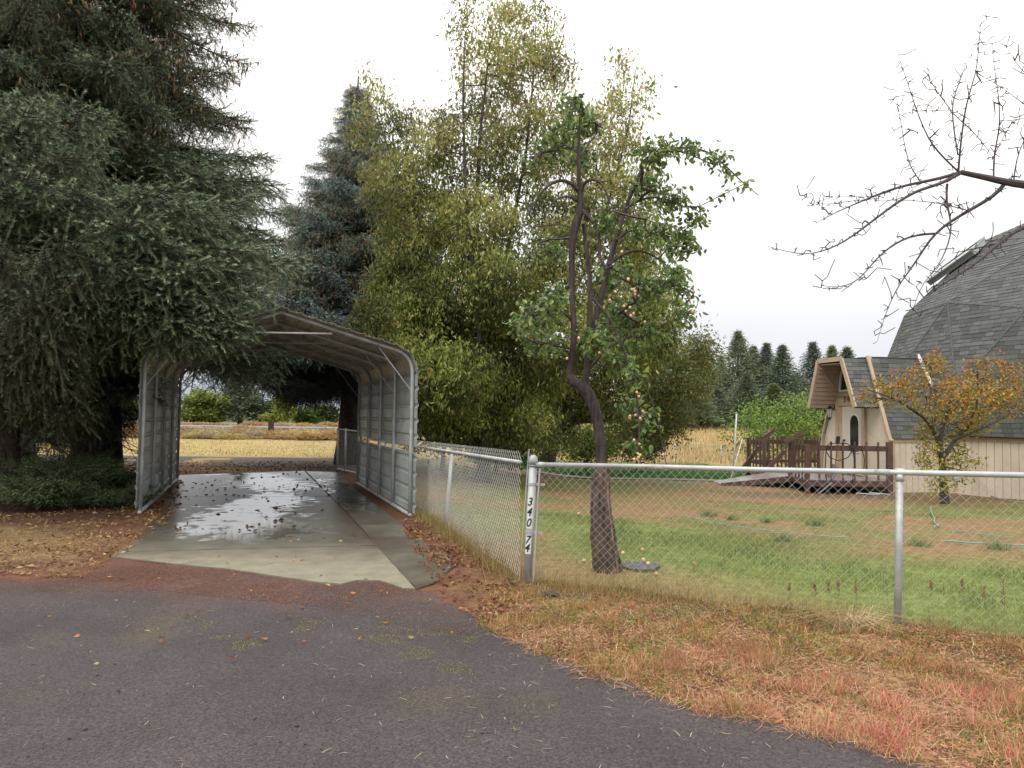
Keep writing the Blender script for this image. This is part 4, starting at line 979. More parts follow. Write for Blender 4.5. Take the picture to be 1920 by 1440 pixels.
def spruce_branch(seed, cin, ctip, cones=0, hang=.35, length=3.0, dens=230, wide=.85, nl=.032, nw=.0062, pairs=24):
    global rng
    keep = rng; rng = np.random.default_rng(seed); rr = random.Random(seed); mb = MB()
    N = 14; t = np.linspace(0, 1, N); x = t * length
    z = -.55 * hang * x + .16 * hang * x ** 2 * .9; y = .08 * np.sin(t * 5 + rr.random() * 6) * t
    main = np.column_stack([x, y, z]); br = (.045, .033, .025)
    mb.tube(main, np.linspace(.032, .005, N), 5, False, br)
    def along(u): return np.array([np.interp(u, t, main[:, k]) for k in range(3)])
    needle_pts(mb, main[int(N * .45):], dens, nl, nw, cin, ctip, .3)
    for s_ in (-1, 1):
        for k in range(pairs):
            u = .10 + .88 * (k + rr.random() * .7) / pairs; p0 = along(u)
            l = (wide * (1 - u) ** .7 * min(1, u / .3 + .35) + .16) * (.75 + .5 * rr.random())
            a = math.radians(rr.uniform(42, 62)) * s_; q = np.linspace(0, 1, 7)
            droop = rr.uniform(-.75, .35) * (hang + .2)
            sw = np.column_stack([p0[0] + np.cos(a) * l * q, p0[1] + np.sin(a) * l * q, p0[2] + droop * l * q + .12 * l * q ** 2 * rr.uniform(-1, 1.6)])
            mb.tube(sw, np.linspace(.009, .003, 7), 3, False, br)
            needle_pts(mb, sw, dens, nl, nw, cin, ctip, min(1, .16 / l + .1))
            ns_ = int(l / .06)
            for j in range(ns_):
                v = (j + rr.random()) / ns_; i0 = min(5, int(v * 6)); pp = sw[i0] * (1 - (v * 6 - i0)) + sw[i0 + 1] * (v * 6 - i0)
                ll = (.11 + .18 * (1 - v)) * (.7 + .7 * rr.random()); sg = 1 if j % 2 else -1; aa = a + sg * math.radians(rr.uniform(30, 65))
                dz_ = rr.uniform(-1.5, .7) * (hang + .35)
                e = pp + np.array([math.cos(aa), math.sin(aa), dz_]) * ll; mid = (pp + e) / 2 + [0, 0, .015]
                needle_pts(mb, [pp, mid, e], dens, nl, nw, cin, ctip, .7)
                if cones and rr.random() < cones: cone(mb, e, rr.uniform(.8, 1.2), (.30, .16, .075))
    me = mb.mesh('spruce_branch_%d' % seed, M['needle']); rng = keep; return me
def trunk_tube(pts, r0, r1, m, parent, name='trunk', lump=.18, n=14):
    P = np.array(pts, float); k = 16; tt = np.linspace(0, len(P) - 1, k); P = np.stack([np.interp(tt, range(len(P)), P[:, j]) for j in range(3)], 1)
    q = np.linspace(0, 1, k); r = r0 * (1 - q) + r1 * q; r[0] *= 1.35; r[1] *= 1.1
    mb = MB(); mb.tube(P, r, n, lump=lump); return mb.build(name, m, parent, smooth=True)
def spruce(base, H, prof, variants, label, m, zlo, n, r0, group=None, cat='tree', topvar=None, allow=None, drp=(-.1, .25), scz=1.0):
    root = empty('spruce_tree', tuple(base), label, cat, group); B = np.array(base, float)
    trunk_tube([B - [0, 0, .1], B + [0, 0, H * .5], B + [0, 0, H]], r0, .02, m, root)
    for k in range(n):
        u = (k + .5) / n; z = zlo + (H - .4 - zlo) * u ** 1.12; az = k * 2.39996 + rng.uniform(-.35, .35); L = prof(z, az) * rng.uniform(.82, 1.12)
        if L <= .25: continue
        pitch = rng.uniform(*drp) 
        if allow is not None:
            L = allow(B, z, az, L)
            if L < .5: continue
        v = topvar if (topvar and z > H * .42 and rng.random() < .75) else variants
        me = v[int(rng.integers(len(v)))]; o = link('branch', me, root); o.location = (0, 0, z)
        sc = L / 3.0; sw = max(sc, .7 if z < H * .6 else .34) * rng.uniform(.95, 1.15); o.scale = (sc, sw, sw * scz); o.rotation_euler = (rng.uniform(-.25, .25), pitch, az)
    return root
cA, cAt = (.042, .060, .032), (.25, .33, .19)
VA = [spruce_branch(100 + k, cA, cAt, hang=.35 + .1 * (k % 3)) for k in range(5)]
VAc = [spruce_branch(120 + k, (.055, .062, .034), (.21, .25, .15), cones=.09, hang=.75) for k in range(3)]
VB = [spruce_branch(140 + k, (.075, .085, .05), (.18, .21, .125), hang=.8) for k in range(3)]
VC = [spruce_branch(160 + k, (.10, .13, .11), (.44, .56, .52), hang=.5, dens=190, nw=.009, nl=.036, pairs=20) for k in range(3)]
VCc = [spruce_branch(170 + k, (.11, .13, .10), (.42, .52, .44), cones=.25, hang=.6, dens=180, nw=.009, nl=.036, pairs=20) for k in range(3)]
VD = [spruce_branch(180 + k, (.03, .036, .026), (.06, .07, .055), hang=.9, dens=180, nw=.009, pairs=20) for k in range(2)]
def clear_carport(B, z, az, L):
    """keep boughs from growing down through the carport roof and out of the camera's way"""
    for _ in range(6):
        bad = False
        for f in (.55, .8, 1.0):
            p = B + np.array([math.cos(az), math.sin(az), 0]) * L * f; zz = z - .22 * L * f
            a = (p[1] - 10.95) / 5.35; sx_ = (p[0] + 5.41 + 1.9 * a) / 3.93
            if -.05 < a < 1.05 and -.05 < sx_ < 1.0 and zz < 2.45 + .6 * (1 - abs(sx_ * 2 - 1)) + (.0 if a < .12 else .25): bad = True
            if math.hypot(p[0], p[1]) < 7.2: bad = True
            if p[1] < 9.2 and p[0] > -5.0: bad = True
        if not bad: return L
        L *= .84
    return L if L > .8 else 0
aA = at(182, 860, 14.4); aA[2] = 0
def profA(z, az): return max(.5, 4.9 * (1 - (max(z - 2, 0) / 15.5)) ** .8) * (1.0 if z > 2.9 else .6) * (1 - .2 * float(sstep(3.8, 5.2, z)) * float(sstep(11, 8.5, z)) * max(0, math.cos(az + .3)))
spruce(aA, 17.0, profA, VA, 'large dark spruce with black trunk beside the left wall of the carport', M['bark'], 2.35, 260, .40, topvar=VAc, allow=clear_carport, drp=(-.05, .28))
aB = at(0, 900, 12.6); aB[0] = at(2, 850, 12.6)[0]; aB[2] = 0
def profB(z, az): return max(.5, 3.6 * (1 - (max(z - 2, 0) / 13.5)) ** .8) * (1.0 if z > 2.6 else .75)
spruce(aB, 15.0, profB, VB + VA[:3], 'spruce with pale brown trunk at the left edge of the picture', M['bark_light'], 2.0, 230, .27, allow=clear_carport, drp=(.05, .45))
aC = at(655, 860, 22.5); aC[2] = 0
def profC(z, az): return max(.5, 6.1 * (1 - z / 12.2) ** 1.0)
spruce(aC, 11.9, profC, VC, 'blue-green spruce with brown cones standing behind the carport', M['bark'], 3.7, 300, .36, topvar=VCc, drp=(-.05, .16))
# spruce further left, only seen as darkness and boughs between the trunks
aD = at(40, 850, 21); aD[2] = 0
spruce(aD, 12, lambda z, az: max(.4, 3.6 * (1 - z / 12.5)), VD, 'dark spruce farther back between the two left trunks', M['bark'], 1.3, 90, .28, drp=(.05, .4))
# boughs aimed at places the photo shows them reaching
def aim(root, z0, tgt, vs, sw=1.0):
    B = np.array(root.location); a = np.array([B[0], B[1], z0]); d = np.array(tgt) - a; L = np.linalg.norm(d); o = link('branch', vs[int(rng.integers(len(vs)))], root)
    o.location = (0, 0, z0); s_ = L / 3.0; w_ = max(.75, min(s_, 1.25)) * sw; o.scale = (s_, w_, w_); o.rotation_euler = (rng.uniform(-.3, .3), -math.asin(d[2] / L) - .10, math.atan2(d[1], d[0]))
SPR = [o for o in bpy.data.objects if o.name.startswith('spruce_tree')]
for x, y, Yq in ((478, 590, 10.5), (445, 560, 10.4), (405, 630, 10.3), (420, 665, 10.5), (350, 640, 10.2), (300, 625, 10.3), (480, 520, 10.9), (430, 500, 10.5), (560, 520, 12.2), (500, 470, 12), (370, 560, 9.8), (330, 520, 9.6), (280, 580, 9.6), (230, 640, 10.0), (200, 560, 9.6), (250, 480, 9.2), (390, 440, 10.2), (330, 410, 9.8), (455, 420, 11.2), (505, 360, 12.5), (380, 600, 10.1), (340, 590, 9.9), (310, 540, 9.7), (150, 600, 9.6), (180, 650, 10.2), (525, 530, 11.3), (270, 650, 10.4), (380, 660, 10.5), (300, 665, 10.2), (330, 665, 10.3), (360, 680, 10.4), (400, 685, 10.4), (435, 675, 10.5), (420, 690, 10.4), (275, 660, 10.2), (345, 670, 10.0), (390, 670, 10.2), (310, 660, 10.1), (285, 640, 10.0), (220, 690, 10.4), (240, 700, 10.8)):
    t_ = at(x, y - (22 if y > 600 else 0), Yq); aim(SPR[0], float(np.clip(t_[2] + rng.uniform(.9, 1.9), 3.2, 12)), t_, VA, 1.15)
for x, y, Yq in ((120, 725, 10.3), (85, 715, 9.9), (30, 700, 9.8), (100, 650, 9.4), (50, 640, 9.2), (10, 600, 9.2), (130, 690, 10.6), (70, 580, 8.8), (110, 470, 8.6), (20, 480, 8.4), (60, 380, 8.6), (140, 540, 9.2), (15, 730, 10.2), (0, 660, 9.6), (-30, 560, 9.0), (150, 400, 9.2), (120, 300, 9.2), (60, 250, 9), (180, 240, 9.8)):
    t_ = at(x, y, Yq); aim(SPR[1], float(np.clip(t_[2] + rng.uniform(.5, 1.5), 2.6, 12)), t_, VB + VA[:2])
for k in range(96):
    x = rng.uniform(345, 720); Yq = rng.uniform(19.0, 24.5); y = (645 + 48 * rng.random()) if x < 490 else (672 + 75 * rng.random()); t_ = at(x, y, Yq); aim(SPR[2], t_[2] + rng.uniform(.5, 1.4), t_, VD)
# dead bare boughs at the foot of the trunks
def dead_branch(seed):
    rr = random.Random(seed); mb = MB(); P = [np.array([0, 0, 0.])]; 
    for k in range(8): P.append(P[-1] + np.array([.2, rr.uniform(-.05, .05), -.07 + rr.uniform(-.03, .03)]))
    mb.tube(P, np.linspace(.014, .003, 9), 4)
    for k in range(2, 9):
        for s_ in (-1, 1):
            l = rr.uniform(.2, .55) * (1 - k / 12); e = P[k] + np.array([l * .6, s_ * l * .8, -rr.uniform(.05, .35) * l]); mb.tube([P[k], (P[k] + e) / 2 + [0, 0, .02], e], [.006, .004, .002], 3)
    return mb.mesh('dead_bough_%d' % seed, M['bark_grey'])
DB = [dead_branch(k) for k in range(3)]
for root in [o for o in bpy.data.objects if o.name.startswith('spruce_tree')][:2]:
    for k in range(16):
        o = link('dead_branch', DB[k % 3], root); o.location = (0, 0, .9 + k * .1); o.rotation_euler = (rng.uniform(-.4, .4), rng.uniform(-.1, .35), k * 2.4 - .9); s_ = rng.uniform(.7, 1.15); o.scale = (s_, s_, s_)
# low young spruce in front of the trunks
yb = gp(70, 962); young = empty('young_spruce', tuple(yb + [0, .75, 0]), 'low bushy young spruce in front of the left tree trunks', 'bush')
VY = [spruce_branch(200 + k, (.07, .10, .05), (.22, .30, .13), hang=.15, dens=240, wide=.75, pairs=14, length=2.0, nl=.026) for k in range(3)]
for k in range(64):
    o = link('branch', VY[k % 3], young); u = k / 64; az = k * 2.39996; o.location = (.15 * math.cos(az) * (1 - u), .15 * math.sin(az), .06 + .32 * u)
    s_ = (.62 * (1 - u * .5)) * rng.uniform(.85, 1.15); o.scale = (s_, s_, s_); o.rotation_euler = (0, -.22 - .6 * u + rng.uniform(-.1, .1), az)
trunk_tube([(yb[0], yb[1] + .75, -.05), (yb[0], yb[1] + .75, .55)], .05, .02, M['bark'], young)

# ------------------------------------------------------------------ grown trees
def grow(stems, anchors, seg=.28, bend=.12, up=0.0):
    """stems: list of (points, r0, r1). Anchors are joined to the nearest wood. Returns nodes, parent, radius"""
    nodes, par, rad = [], [], []
    for P, r0, r1 in stems:
        P = np.array(P, float); k0 = len(nodes); L = np.concatenate([[0], np.cumsum(np.linalg.norm(np.diff(P, axis=0), axis=1))]); n = max(3, int(L[-1] / seg) + 1); t = np.linspace(0, L[-1], n)
        Q = np.stack([np.interp(t, L, P[:, k]) for k in range(3)], 1)
        if k0: 
            A = np.array(nodes); j = int(np.argmin(((A - Q[0]) ** 2).sum(1)))
        for q in range(n):
            nodes.append(Q[q]); rad.append(r0 + (r1 - r0) * q / (n - 1)); par.append((j if k0 else -1) if q == 0 else len(nodes) - 2)
    ns0 = len(nodes); cap_ = ns0 + len(anchors) * 30; A = np.full((cap_, 3), 1e6); A[:ns0] = nodes; cnt = ns0
    base = np.array(nodes[0]); order = np.argsort(((anchors - base) ** 2).sum(1))
    order = order[np.argsort(np.min([((anchors[order] - q) ** 2).sum(1) for q in np.array(nodes)[::3]], 0), kind='stable')]
    for i in order:
        a = anchors[i]; D = ((A[:cnt] - a) ** 2 * [1, 1, .7]).sum(1) + np.where(A[:cnt, 2] > a[2] + .1, .35, 0); j = int(np.argmin(D)); p = A[j].copy(); L = np.linalg.norm(a - p); n = max(1, int(L / seg)); pj = j
        perp_ = rng.normal(size=3) * bend * L; perp_[2] += up * L
        for q in range(1, n + 1):
            f = q / n; x = p + (a - p) * f + perp_ * math.sin(math.pi * f) * .5
            if cnt >= cap_: break
            A[cnt] = x; par.append(pj); rad.append(0); pj = cnt; cnt += 1
    par = np.array(par); rad = np.array(rad); leaf = np.ones(cnt); 
    load = np.zeros(cnt)
    has = np.zeros(cnt, bool); has[par[par >= 0]] = True; load[~has] = 1
    for i in range(cnt - 1, -1, -1):
        if par[i] >= 0: load[par[i]] += load[i]
    r = .0038 * load ** .5; r[:ns0] = np.maximum(rad[:ns0], r[:ns0] * .6)
    return A[:cnt], par, r, load, ns0
def wood_mesh(mb, A, par, r, col, ns0, thick_n=9):
    i = np.where(par >= 0)[0]; i = i[i >= ns0]
    P0, P1 = A[par[i]], A[i]; r1 = r[i]; r0 = np.minimum(r[par[i]], r1 * 1.3)
    d = P1 - P0; d, a, b = rot_axes(d); n = 4; an = np.arange(n) * math.pi / 2
    ring = a[:, None] * np.cos(an)[None, :, None] + b[:, None] * np.sin(an)[None, :, None]
    v = np.concatenate([P0[:, None] + ring * r0[:, None, None], P1[:, None] + ring * r1[:, None, None]], 1).reshape(-1, 3)
    k = np.arange(len(i))[:, None, None] * 8; j = np.arange(n)[None, :, None]; j2 = (j + 1) % n
    f = np.concatenate([k + j, k + j2, k + n + j2, k + n + j], 2).reshape(-1, 4); mb.add(v, f, col)
def blob_points(blobs, n, shell=.35):
    """blobs: (centre, (rx,ry,rz)); points filling them, denser outside"""
    vol = np.array([b[1][0] * b[1][1] * b[1][2] for b in blobs]) ** .75; pr = vol / vol.sum(); k = rng.choice(len(blobs), n, p=pr)
    d = rng.normal(size=(n, 3)); d /= np.linalg.norm(d, axis=1)[:, None]; q = (shell + (1 - shell) * rng.random(n)) ** .6
    C_ = np.array([b[0] for b in blobs])[k]; R_ = np.array([b[1] for b in blobs])[k]
    return C_ + d * R_ * q[:, None]
def pxblobs(lst, Yc, dy, sc=1.0, ry=None):
    out = []
    for b in lst:
        x, y, rx, rz = b[:4]; Yq = Yc + (b[4] if len(b) > 4 else rng.uniform(-dy, dy)); s_ = Yq / F
        out.append((at(x, y, Yq), (rx * s_ * sc, (ry or (rx + rz) / 2 * s_) * sc, rz * s_ * sc)))
    return out
def tree(name, label, cat, base, stems, blobs, nanch, leafspec, barkm, group=None, nleaf=5, seg=.28, bend=.12, up=0, stem_lump=.15, stem_col=None, jit=.09, keep=6, six=False, woodcol=(.07, .055, .045), bare=None, stem_n=12, leaf_name='foliage', twigm=None, anchors=None):
    root = empty(name, tuple(base), label, cat, group)
    anc = blob_points(blobs, nanch) if anchors is None else anchors
    A, par, r, load, ns0 = grow(stems, anc, seg, bend, up)
    mb = MB(); k = 0
    for q, (P, r0, r1) in enumerate(stems):
        P = np.array(P, float); L = np.concatenate([[0], np.cumsum(np.linalg.norm(np.diff(P, axis=0), axis=1))]); n = max(4, int(L[-1] / .09)); n = min(n, 60); t = np.linspace(0, L[-1], n)
        Q = np.stack([np.interp(t, L, P[:, k_]) for k_ in range(3)], 1)
        for _ in range(2): Q[1:-1] = (Q[:-2] + 2 * Q[1:-1] + Q[2:]) / 4
        rr = np.interp(t, L, np.linspace(r0, r1, len(P))) if not isinstance(r0, (list, tuple)) else None
        if q == 0: rr = rr * (1 + .45 * np.exp(-t / (2.2 * r0)))
        c = stem_col(Q) if stem_col is not None else np.tile(woodcol, (n, 1))
        mb.tube(Q, rr, stem_n if q == 0 else 8, lump=stem_lump, col=c)
        if q == 0: o = mb.build('trunk', barkm, root, smooth=True); mb = MB()
    wood_mesh(mb, A, par, r, woodcol, ns0); mb.build('branches', twigm or barkm, root)
    if leafspec:
        sel = np.where((load <= keep) & (np.arange(len(A)) >= ns0))[0]; k = rng.integers(max(1, nleaf - 2), nleaf + 3, len(sel)); idx_ = np.repeat(sel, k)
        if bare is not None: pb = bare(A[idx_]); idx_ = idx_[rng.random(len(idx_)) > pb]
        P = A[idx_] + rng.normal(size=(len(idx_), 3)) * jit; n = len(P)
        D = rng.normal(size=(n, 3)) * leafspec['spread']; D[:, 2] -= leafspec['hang']
        C_ = leafspec['col'](P, root); L = leafspec['len'] * (.65 + .7 * rng.random(n)); mb = MB(); add_leaves(mb, P, D, L, L * leafspec['wid'], C_, six)
        o = mb.build(leaf_name, M['leaf'], root); o['kind'] = 'stuff'
    return root, A, par, load
def pal(cols, w, var=.25):
    cols = np.array(cols); w = np.array(w, float) / sum(w)
    def f(P, root=None):
        n = len(P); k = rng.choice(len(cols), n, p=w); return cols[k] * (1 - var + 2 * var * rng.random((n, 1)))
    return f
# big olive tree behind the left fence
bigp_ = [(820, 255, 45, 55), (1085, 250, 48, 60), (1110, 330, 50, 55), (1040, 400, 60, 50), (950, 75, 50, 90, 0), (1010, 60, 45, 70), (905, 150, 60, 75), (875, 50, 28, 60), (1000, 170, 60, 75), (1050, 130, 30, 50), (890, 270, 90, 80), (985, 290, 90, 90), (712, 200, 26, 40), (750, 265, 50, 65), (672, 235, 24, 40), (735, 345, 58, 75),
         (800, 330, 60, 60), (800, 420, 95, 80), (900, 420, 90, 80), (760, 470, 50, 60), (712, 600, 45, 40), (760, 560, 80, 75), (860, 560, 100, 80), (960, 540, 90, 80), (1060, 480, 70, 80), (1150, 240, 40, 70), (1190, 320, 50, 60), (1120, 380, 60, 70), (1185, 440, 60, 75),
         (1170, 560, 75, 80), (1060, 620, 80, 80), (930, 660, 90, 70), (800, 655, 90, 60), (735, 660, 60, 40), (830, 745, 60, 60), (900, 780, 80, 50), (960, 755, 60, 60), (1190, 650, 60, 60), (1240, 600, 40, 70), (1165, 140, 14, 55), (690, 160, 14, 40), (1210, 180, 12, 40),
         (830, 700, 60, 60, 1.2), (880, 800, 90, 40, .8), (1000, 800, 50, 35), (850, 700, 90, 60), (780, 610, 80, 60), (930, 600, 80, 70), (930, 720, 80, 50), (1000, 700, 60, 60), (840, 790, 60, 40)]
bb = at(905, 850, 18.0); bb[2] = zt(bb[0], bb[1])
def P_(l, Y): return [at(x, y, Y) for x, y in l]
st = [(P_([(905, 905), (912, 800), (915, 720), (905, 640), (895, 520), (893, 400), (900, 250), (915, 120)], 18.0), .15, .02),
      (P_([(915, 720), (930, 600), (955, 450), (985, 300), (1000, 150), (1005, 40)], 18.3), .07, .01), (P_([(910, 750), (860, 640), (820, 520), (780, 400), (735, 300), (705, 210)], 17.8), .06, .01),
      (P_([(900, 640), (885, 500), (872, 330), (868, 180), (872, 60)], 17.4), .06, .01), (P_([(916, 760), (980, 680), (1050, 600), (1110, 480), (1150, 350), (1180, 230), (1192, 130)], 17.9), .065, .008),
      (P_([(905, 640), (880, 590), (850, 540), (800, 480), (770, 440)], 17.6), .03, .01)]
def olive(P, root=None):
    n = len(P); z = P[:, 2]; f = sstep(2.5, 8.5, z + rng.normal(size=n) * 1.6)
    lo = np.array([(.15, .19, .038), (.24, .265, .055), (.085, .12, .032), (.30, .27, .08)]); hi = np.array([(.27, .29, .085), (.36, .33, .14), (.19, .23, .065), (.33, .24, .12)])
    k = rng.choice(4, n, p=[.35, .25, .25, .15]); c = lo[k] * (1 - f[:, None]) + hi[k] * f[:, None]; g = .55 + 1.0 * sstep(.3, .7, fbm(P[:, 0] + P[:, 1], P[:, 2], .9, 3, 5))[:, None]  # clump noise in the leaf colour paints dark depth into the crown
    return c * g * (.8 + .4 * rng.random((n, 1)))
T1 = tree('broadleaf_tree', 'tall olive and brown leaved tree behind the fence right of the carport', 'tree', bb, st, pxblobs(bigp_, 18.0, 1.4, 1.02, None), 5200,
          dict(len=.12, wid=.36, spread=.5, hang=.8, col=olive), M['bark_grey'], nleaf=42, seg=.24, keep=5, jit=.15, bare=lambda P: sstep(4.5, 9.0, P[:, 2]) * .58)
# spreading tree with a level limb to the right of it
sb_ = [(1110, 680, 55, 50), (1180, 690, 60, 45), (1240, 700, 55, 50), (1290, 690, 45, 55), (1315, 650, 20, 30), (1230, 765, 60, 40), (1150, 745, 70, 40), (1262, 800, 30, 22), (1080, 740, 60, 45), (1030, 720, 60, 50), (1190, 810, 50, 22), (1060, 810, 25, 25), (990, 830, 40, 22), (1300, 720, 28, 26)]
b2 = at(1030, 850, 23); b2[2] = zt(b2[0], b2[1])
T2 = tree('broadleaf_tree', 'broad low tree with a long level limb seen behind the plum trunk', 'tree', b2, [(P_([(1024, 873), (1035, 835), (1052, 802), (1075, 788), (1115, 786), (1160, 780), (1205, 760)], 23), .20, .06), (P_([(1075, 788), (1098, 770), (1130, 750), (1180, 720), (1240, 700)], 23.3), .1, .03), (P_([(1052, 802), (1060, 760), (1090, 700)], 22.6), .1, .03)],
     pxblobs(sb_, 23, 1.3, 1.05), 1300, dict(len=.11, wid=.4, spread=.7, hang=.5, col=pal([(.13, .16, .04), (.20, .22, .055), (.085, .11, .03), (.28, .20, .07)], [4, 3, 3, 2])), M['bark_grey'], nleaf=34, keep=5, jit=.22)
# bushes behind
def bush(px, base_py, Yq, w, h, label, cols, wts, n=260, ll=.12, cat='bush', nleaf=14, group=None):
    p = at(px, base_py, Yq); p[2] = zt(p[0], p[1]); bl = []
    for k in range(9):
        a = rng.random() * 6.28; q = rng.random() ** .5 * .55; bl.append((p + [math.cos(a) * q * w / 2, math.sin(a) * q * w / 2, h * rng.uniform(.3, .72)], (w * .26, w * .26, h * .27)))
    return tree('leafy_bush' if cat == 'bush' else 'broadleaf_tree', label, cat, p, [([p - [0, 0, .05], p + [.02, 0, h * .3], p + [-.03, 0, h * .6]], .05 * h / 2, .02)], bl, n,
         dict(len=ll, wid=.5, spread=.8, hang=.2, col=pal(cols, wts)), M['bark_grey'], nleaf=nleaf, keep=5, jit=ll * 1.2, seg=.25 * max(1, h / 3), group=group)
bush(1100, 870, 27, 2.6, 2.3, 'bright yellow-green bush behind the plum trunk at the lawn edge', [(.13, .20, .03), (.18, .22, .035), (.07, .12, .02)], [3, 2, 2], 330)
bush(1192, 874, 29, 2.9, 2.2, 'dark green rounded bush right of the plum trunk at the lawn edge', [(.03, .06, .022), (.045, .085, .03), (.02, .04, .018)], [3, 2, 2], 360)
bush(930, 862, 21.5, 3.4, 2.4, 'dull green bush under the tall olive tree behind the side fence', [(.05, .07, .022), (.09, .10, .03), (.12, .10, .04)], [3, 2, 1], 330)
bush(830, 858, 20.5, 3.0, 2.8, 'dark bush just right of the carport behind the side fence', [(.04, .055, .02), (.07, .08, .03)], [3, 2], 330)
# ------------------------------------------------------------------ plum tree with the crooked trunk
YP = float(gp(1140, 1075)[1])
def Pp(l, dy=0.0, dy1=None):
    n = len(l); return [at(x, y, YP + dy + ((dy1 - dy) * k / (n - 1) if dy1 is not None else 0)) for k, (x, y) in enumerate(l)]
trunk_px = [(1142, 1080), (1136, 1050), (1131, 1000), (1127, 950), (1125, 925), (1128, 895), (1129, 870), (1127, 840), (1124, 810), (1119, 780), (1112, 757), (1103, 738), (1093, 725), (1080, 718), (1071, 712), (1067, 702), (1070, 688), (1074, 660), (1076, 630), (1075, 590), (1073, 540), (1072, 490), (1073, 450), (1078, 425), (1087, 400), (1089, 380), (1086, 345), (1085, 310), (1086, 270), (1087, 220)]
trunk_r = [29, 25, 22, 19.5, 17.5, 16, 11.8, 11.2, 10.8, 11, 11.5, 12.5, 11.5, 9.5, 8.5, 7.5, 7, 6.8, 6, 5.5, 5.5, 6, 7.5, 9, 8, 7, 5, 4, 3, 1.5]
pl_base = gp(1142, 1080); plum = empty('plum_tree', tuple(pl_base), 'crooked plum tree with a kinked dark trunk and hanging fruit behind the front fence', 'tree')
TP = np.array(Pp(trunk_px)); TP[0, 2] = -.06
tt = np.linspace(0, len(TP) - 1, 110); Q = np.stack([np.interp(tt, range(len(TP)), TP[:, k]) for k in range(3)], 1)
for _ in range(3): Q[1:-1] = (Q[:-2] + 2 * Q[1:-1] + Q[2:]) / 4
Rr = np.interp(tt, range(len(TP)), trunk_r) * YP / F * .92
def plum_col(Q): 
    f = sstep(1.15, .9, Q[:, 2])[:, None]; g = (.75 + .5 * rng.random((len(Q), 1)))
    return (np.array([(.045, .032, .03)]) * (1 - f) + np.array([(.08, .052, .04)]) * f) * g
m = MB(); n_ = 26
m.tube(Q, Rr, n_, lump=.13, col=plum_col(Q)); 
# vertical bark ridges on the lower trunk
V = m.v[0]; ring = np.arange(len(V)) // n_; sidx = np.arange(len(V)) % n_; amp = .13 * sstep(1.05, .85, V[:, 2]) * (.4 + 1.2 * vnoise(V[:, 2] * 5, sidx * .8, 3)) * np.where(sidx % 3 == 0, 1, np.where(sidx % 3 == 1, -.35, -.6)); ctr = Q[np.clip(ring, 0, len(Q) - 1)]
m.v[0] = ctr + (V - ctr) * (1 + amp)[:, None]; m.c[0] = m.c[0] * (1 + 3.2 * np.clip(amp, -.06, .1))[:, None]
m.build('trunk', M['plumbark'], plum, smooth=True)
m = MB(); 
for k in range(7):
    a = random.uniform(-.5, .7); p0 = Q[4 + k] ; 
    m.beam(Q[2 + k * 2] + [Rr[2 + k * 2] * .72, -Rr[2 + k * 2] * .62, 0], Q[7 + k * 2] + [Rr[7 + k * 2] * .74, -Rr[7 + k * 2] * .62, 0], .016, .012, (0, -1, 0), (.22, .14, .09))
m.build('split_bark', M['plumbark'], plum)['label'] = 'pale split strip of bark on the right side of the trunk'
limbs = [(Pp([(1097, 732), (1100, 700), (1103, 640), (1107, 580), (1106, 520), (1100, 470), (1094, 420)], .06), .036, .018),
         (Pp([(1101, 690), (1108, 640), (1118, 590), (1132, 540), (1141, 497), (1152, 458), (1163, 420), (1173, 392), (1184, 360), (1196, 330), (1215, 300), (1250, 280), (1290, 275), (1330, 285), (1362, 312), (1392, 342), (1422, 366)], .08, .5), .036, .004),
         (Pp([(1085, 358), (1075, 346), (1058, 338), (1040, 340), (1022, 352), (1006, 374), (994, 395), (984, 412)], 0, -.25), .022, .006),
         (Pp([(1083, 378), (1068, 368), (1048, 370), (1030, 386), (1018, 410)], 0, -.2), .016, .005), (Pp([(1088, 362), (1094, 345), (1104, 337), (1118, 337), (1130, 346), (1140, 368), (1150, 395)], 0, -.25), .022, .006),
         (Pp([(1118, 337), (1132, 342), (1146, 336)], -.1), .010, .004), (Pp([(1089, 392), (1098, 402), (1112, 414), (1121, 434), (1125, 458), (1124, 482), (1135, 505)], 0, -.15), .022, .012),
         (Pp([(1173, 392), (1190, 380), (1215, 370), (1250, 372), (1280, 388)], .2, .4), .014, .004), (Pp([(1155, 450), (1180, 432), (1205, 430), (1240, 444), (1275, 470)], .15, .4), .014, .004),
         (Pp([(1141, 497), (1165, 478), (1195, 468), (1225, 478), (1265, 510), (1290, 560)], .1, .4), .016, .005), (Pp([(1100, 700), (1130, 660), (1160, 640), (1200, 630)], .05, .3), .014, .005),
         (Pp([(1111, 560), (1139, 590), (1158, 628), (1172, 662), (1181, 692), (1190, 720), (1196, 760), (1200, 800), (1196, 845), (1194, 868)], -.1, -.3), .013, .004),
         (Pp([(1181, 692), (1215, 730), (1235, 790), (1245, 850), (1253, 885)], -.2, -.3), .008, .003), (Pp([(1072, 600), (1050, 580), (1020, 570), (990, 590)], 0, -.2), .012, .004), (Pp([(1075, 655), (1050, 650), (1010, 640), (985, 640)], 0, -.2), .010, .004),
         (Pp([(1078, 428), (1050, 420), (1010, 424), (985, 430)], 0, .2), .010, .003), (Pp([(1087, 290), (1060, 270), (1030, 280), (1005, 300)], 0, .1), .009, .003), (Pp([(1086, 300), (1108, 262), (1130, 240)], 0, .1), .009, .003)]
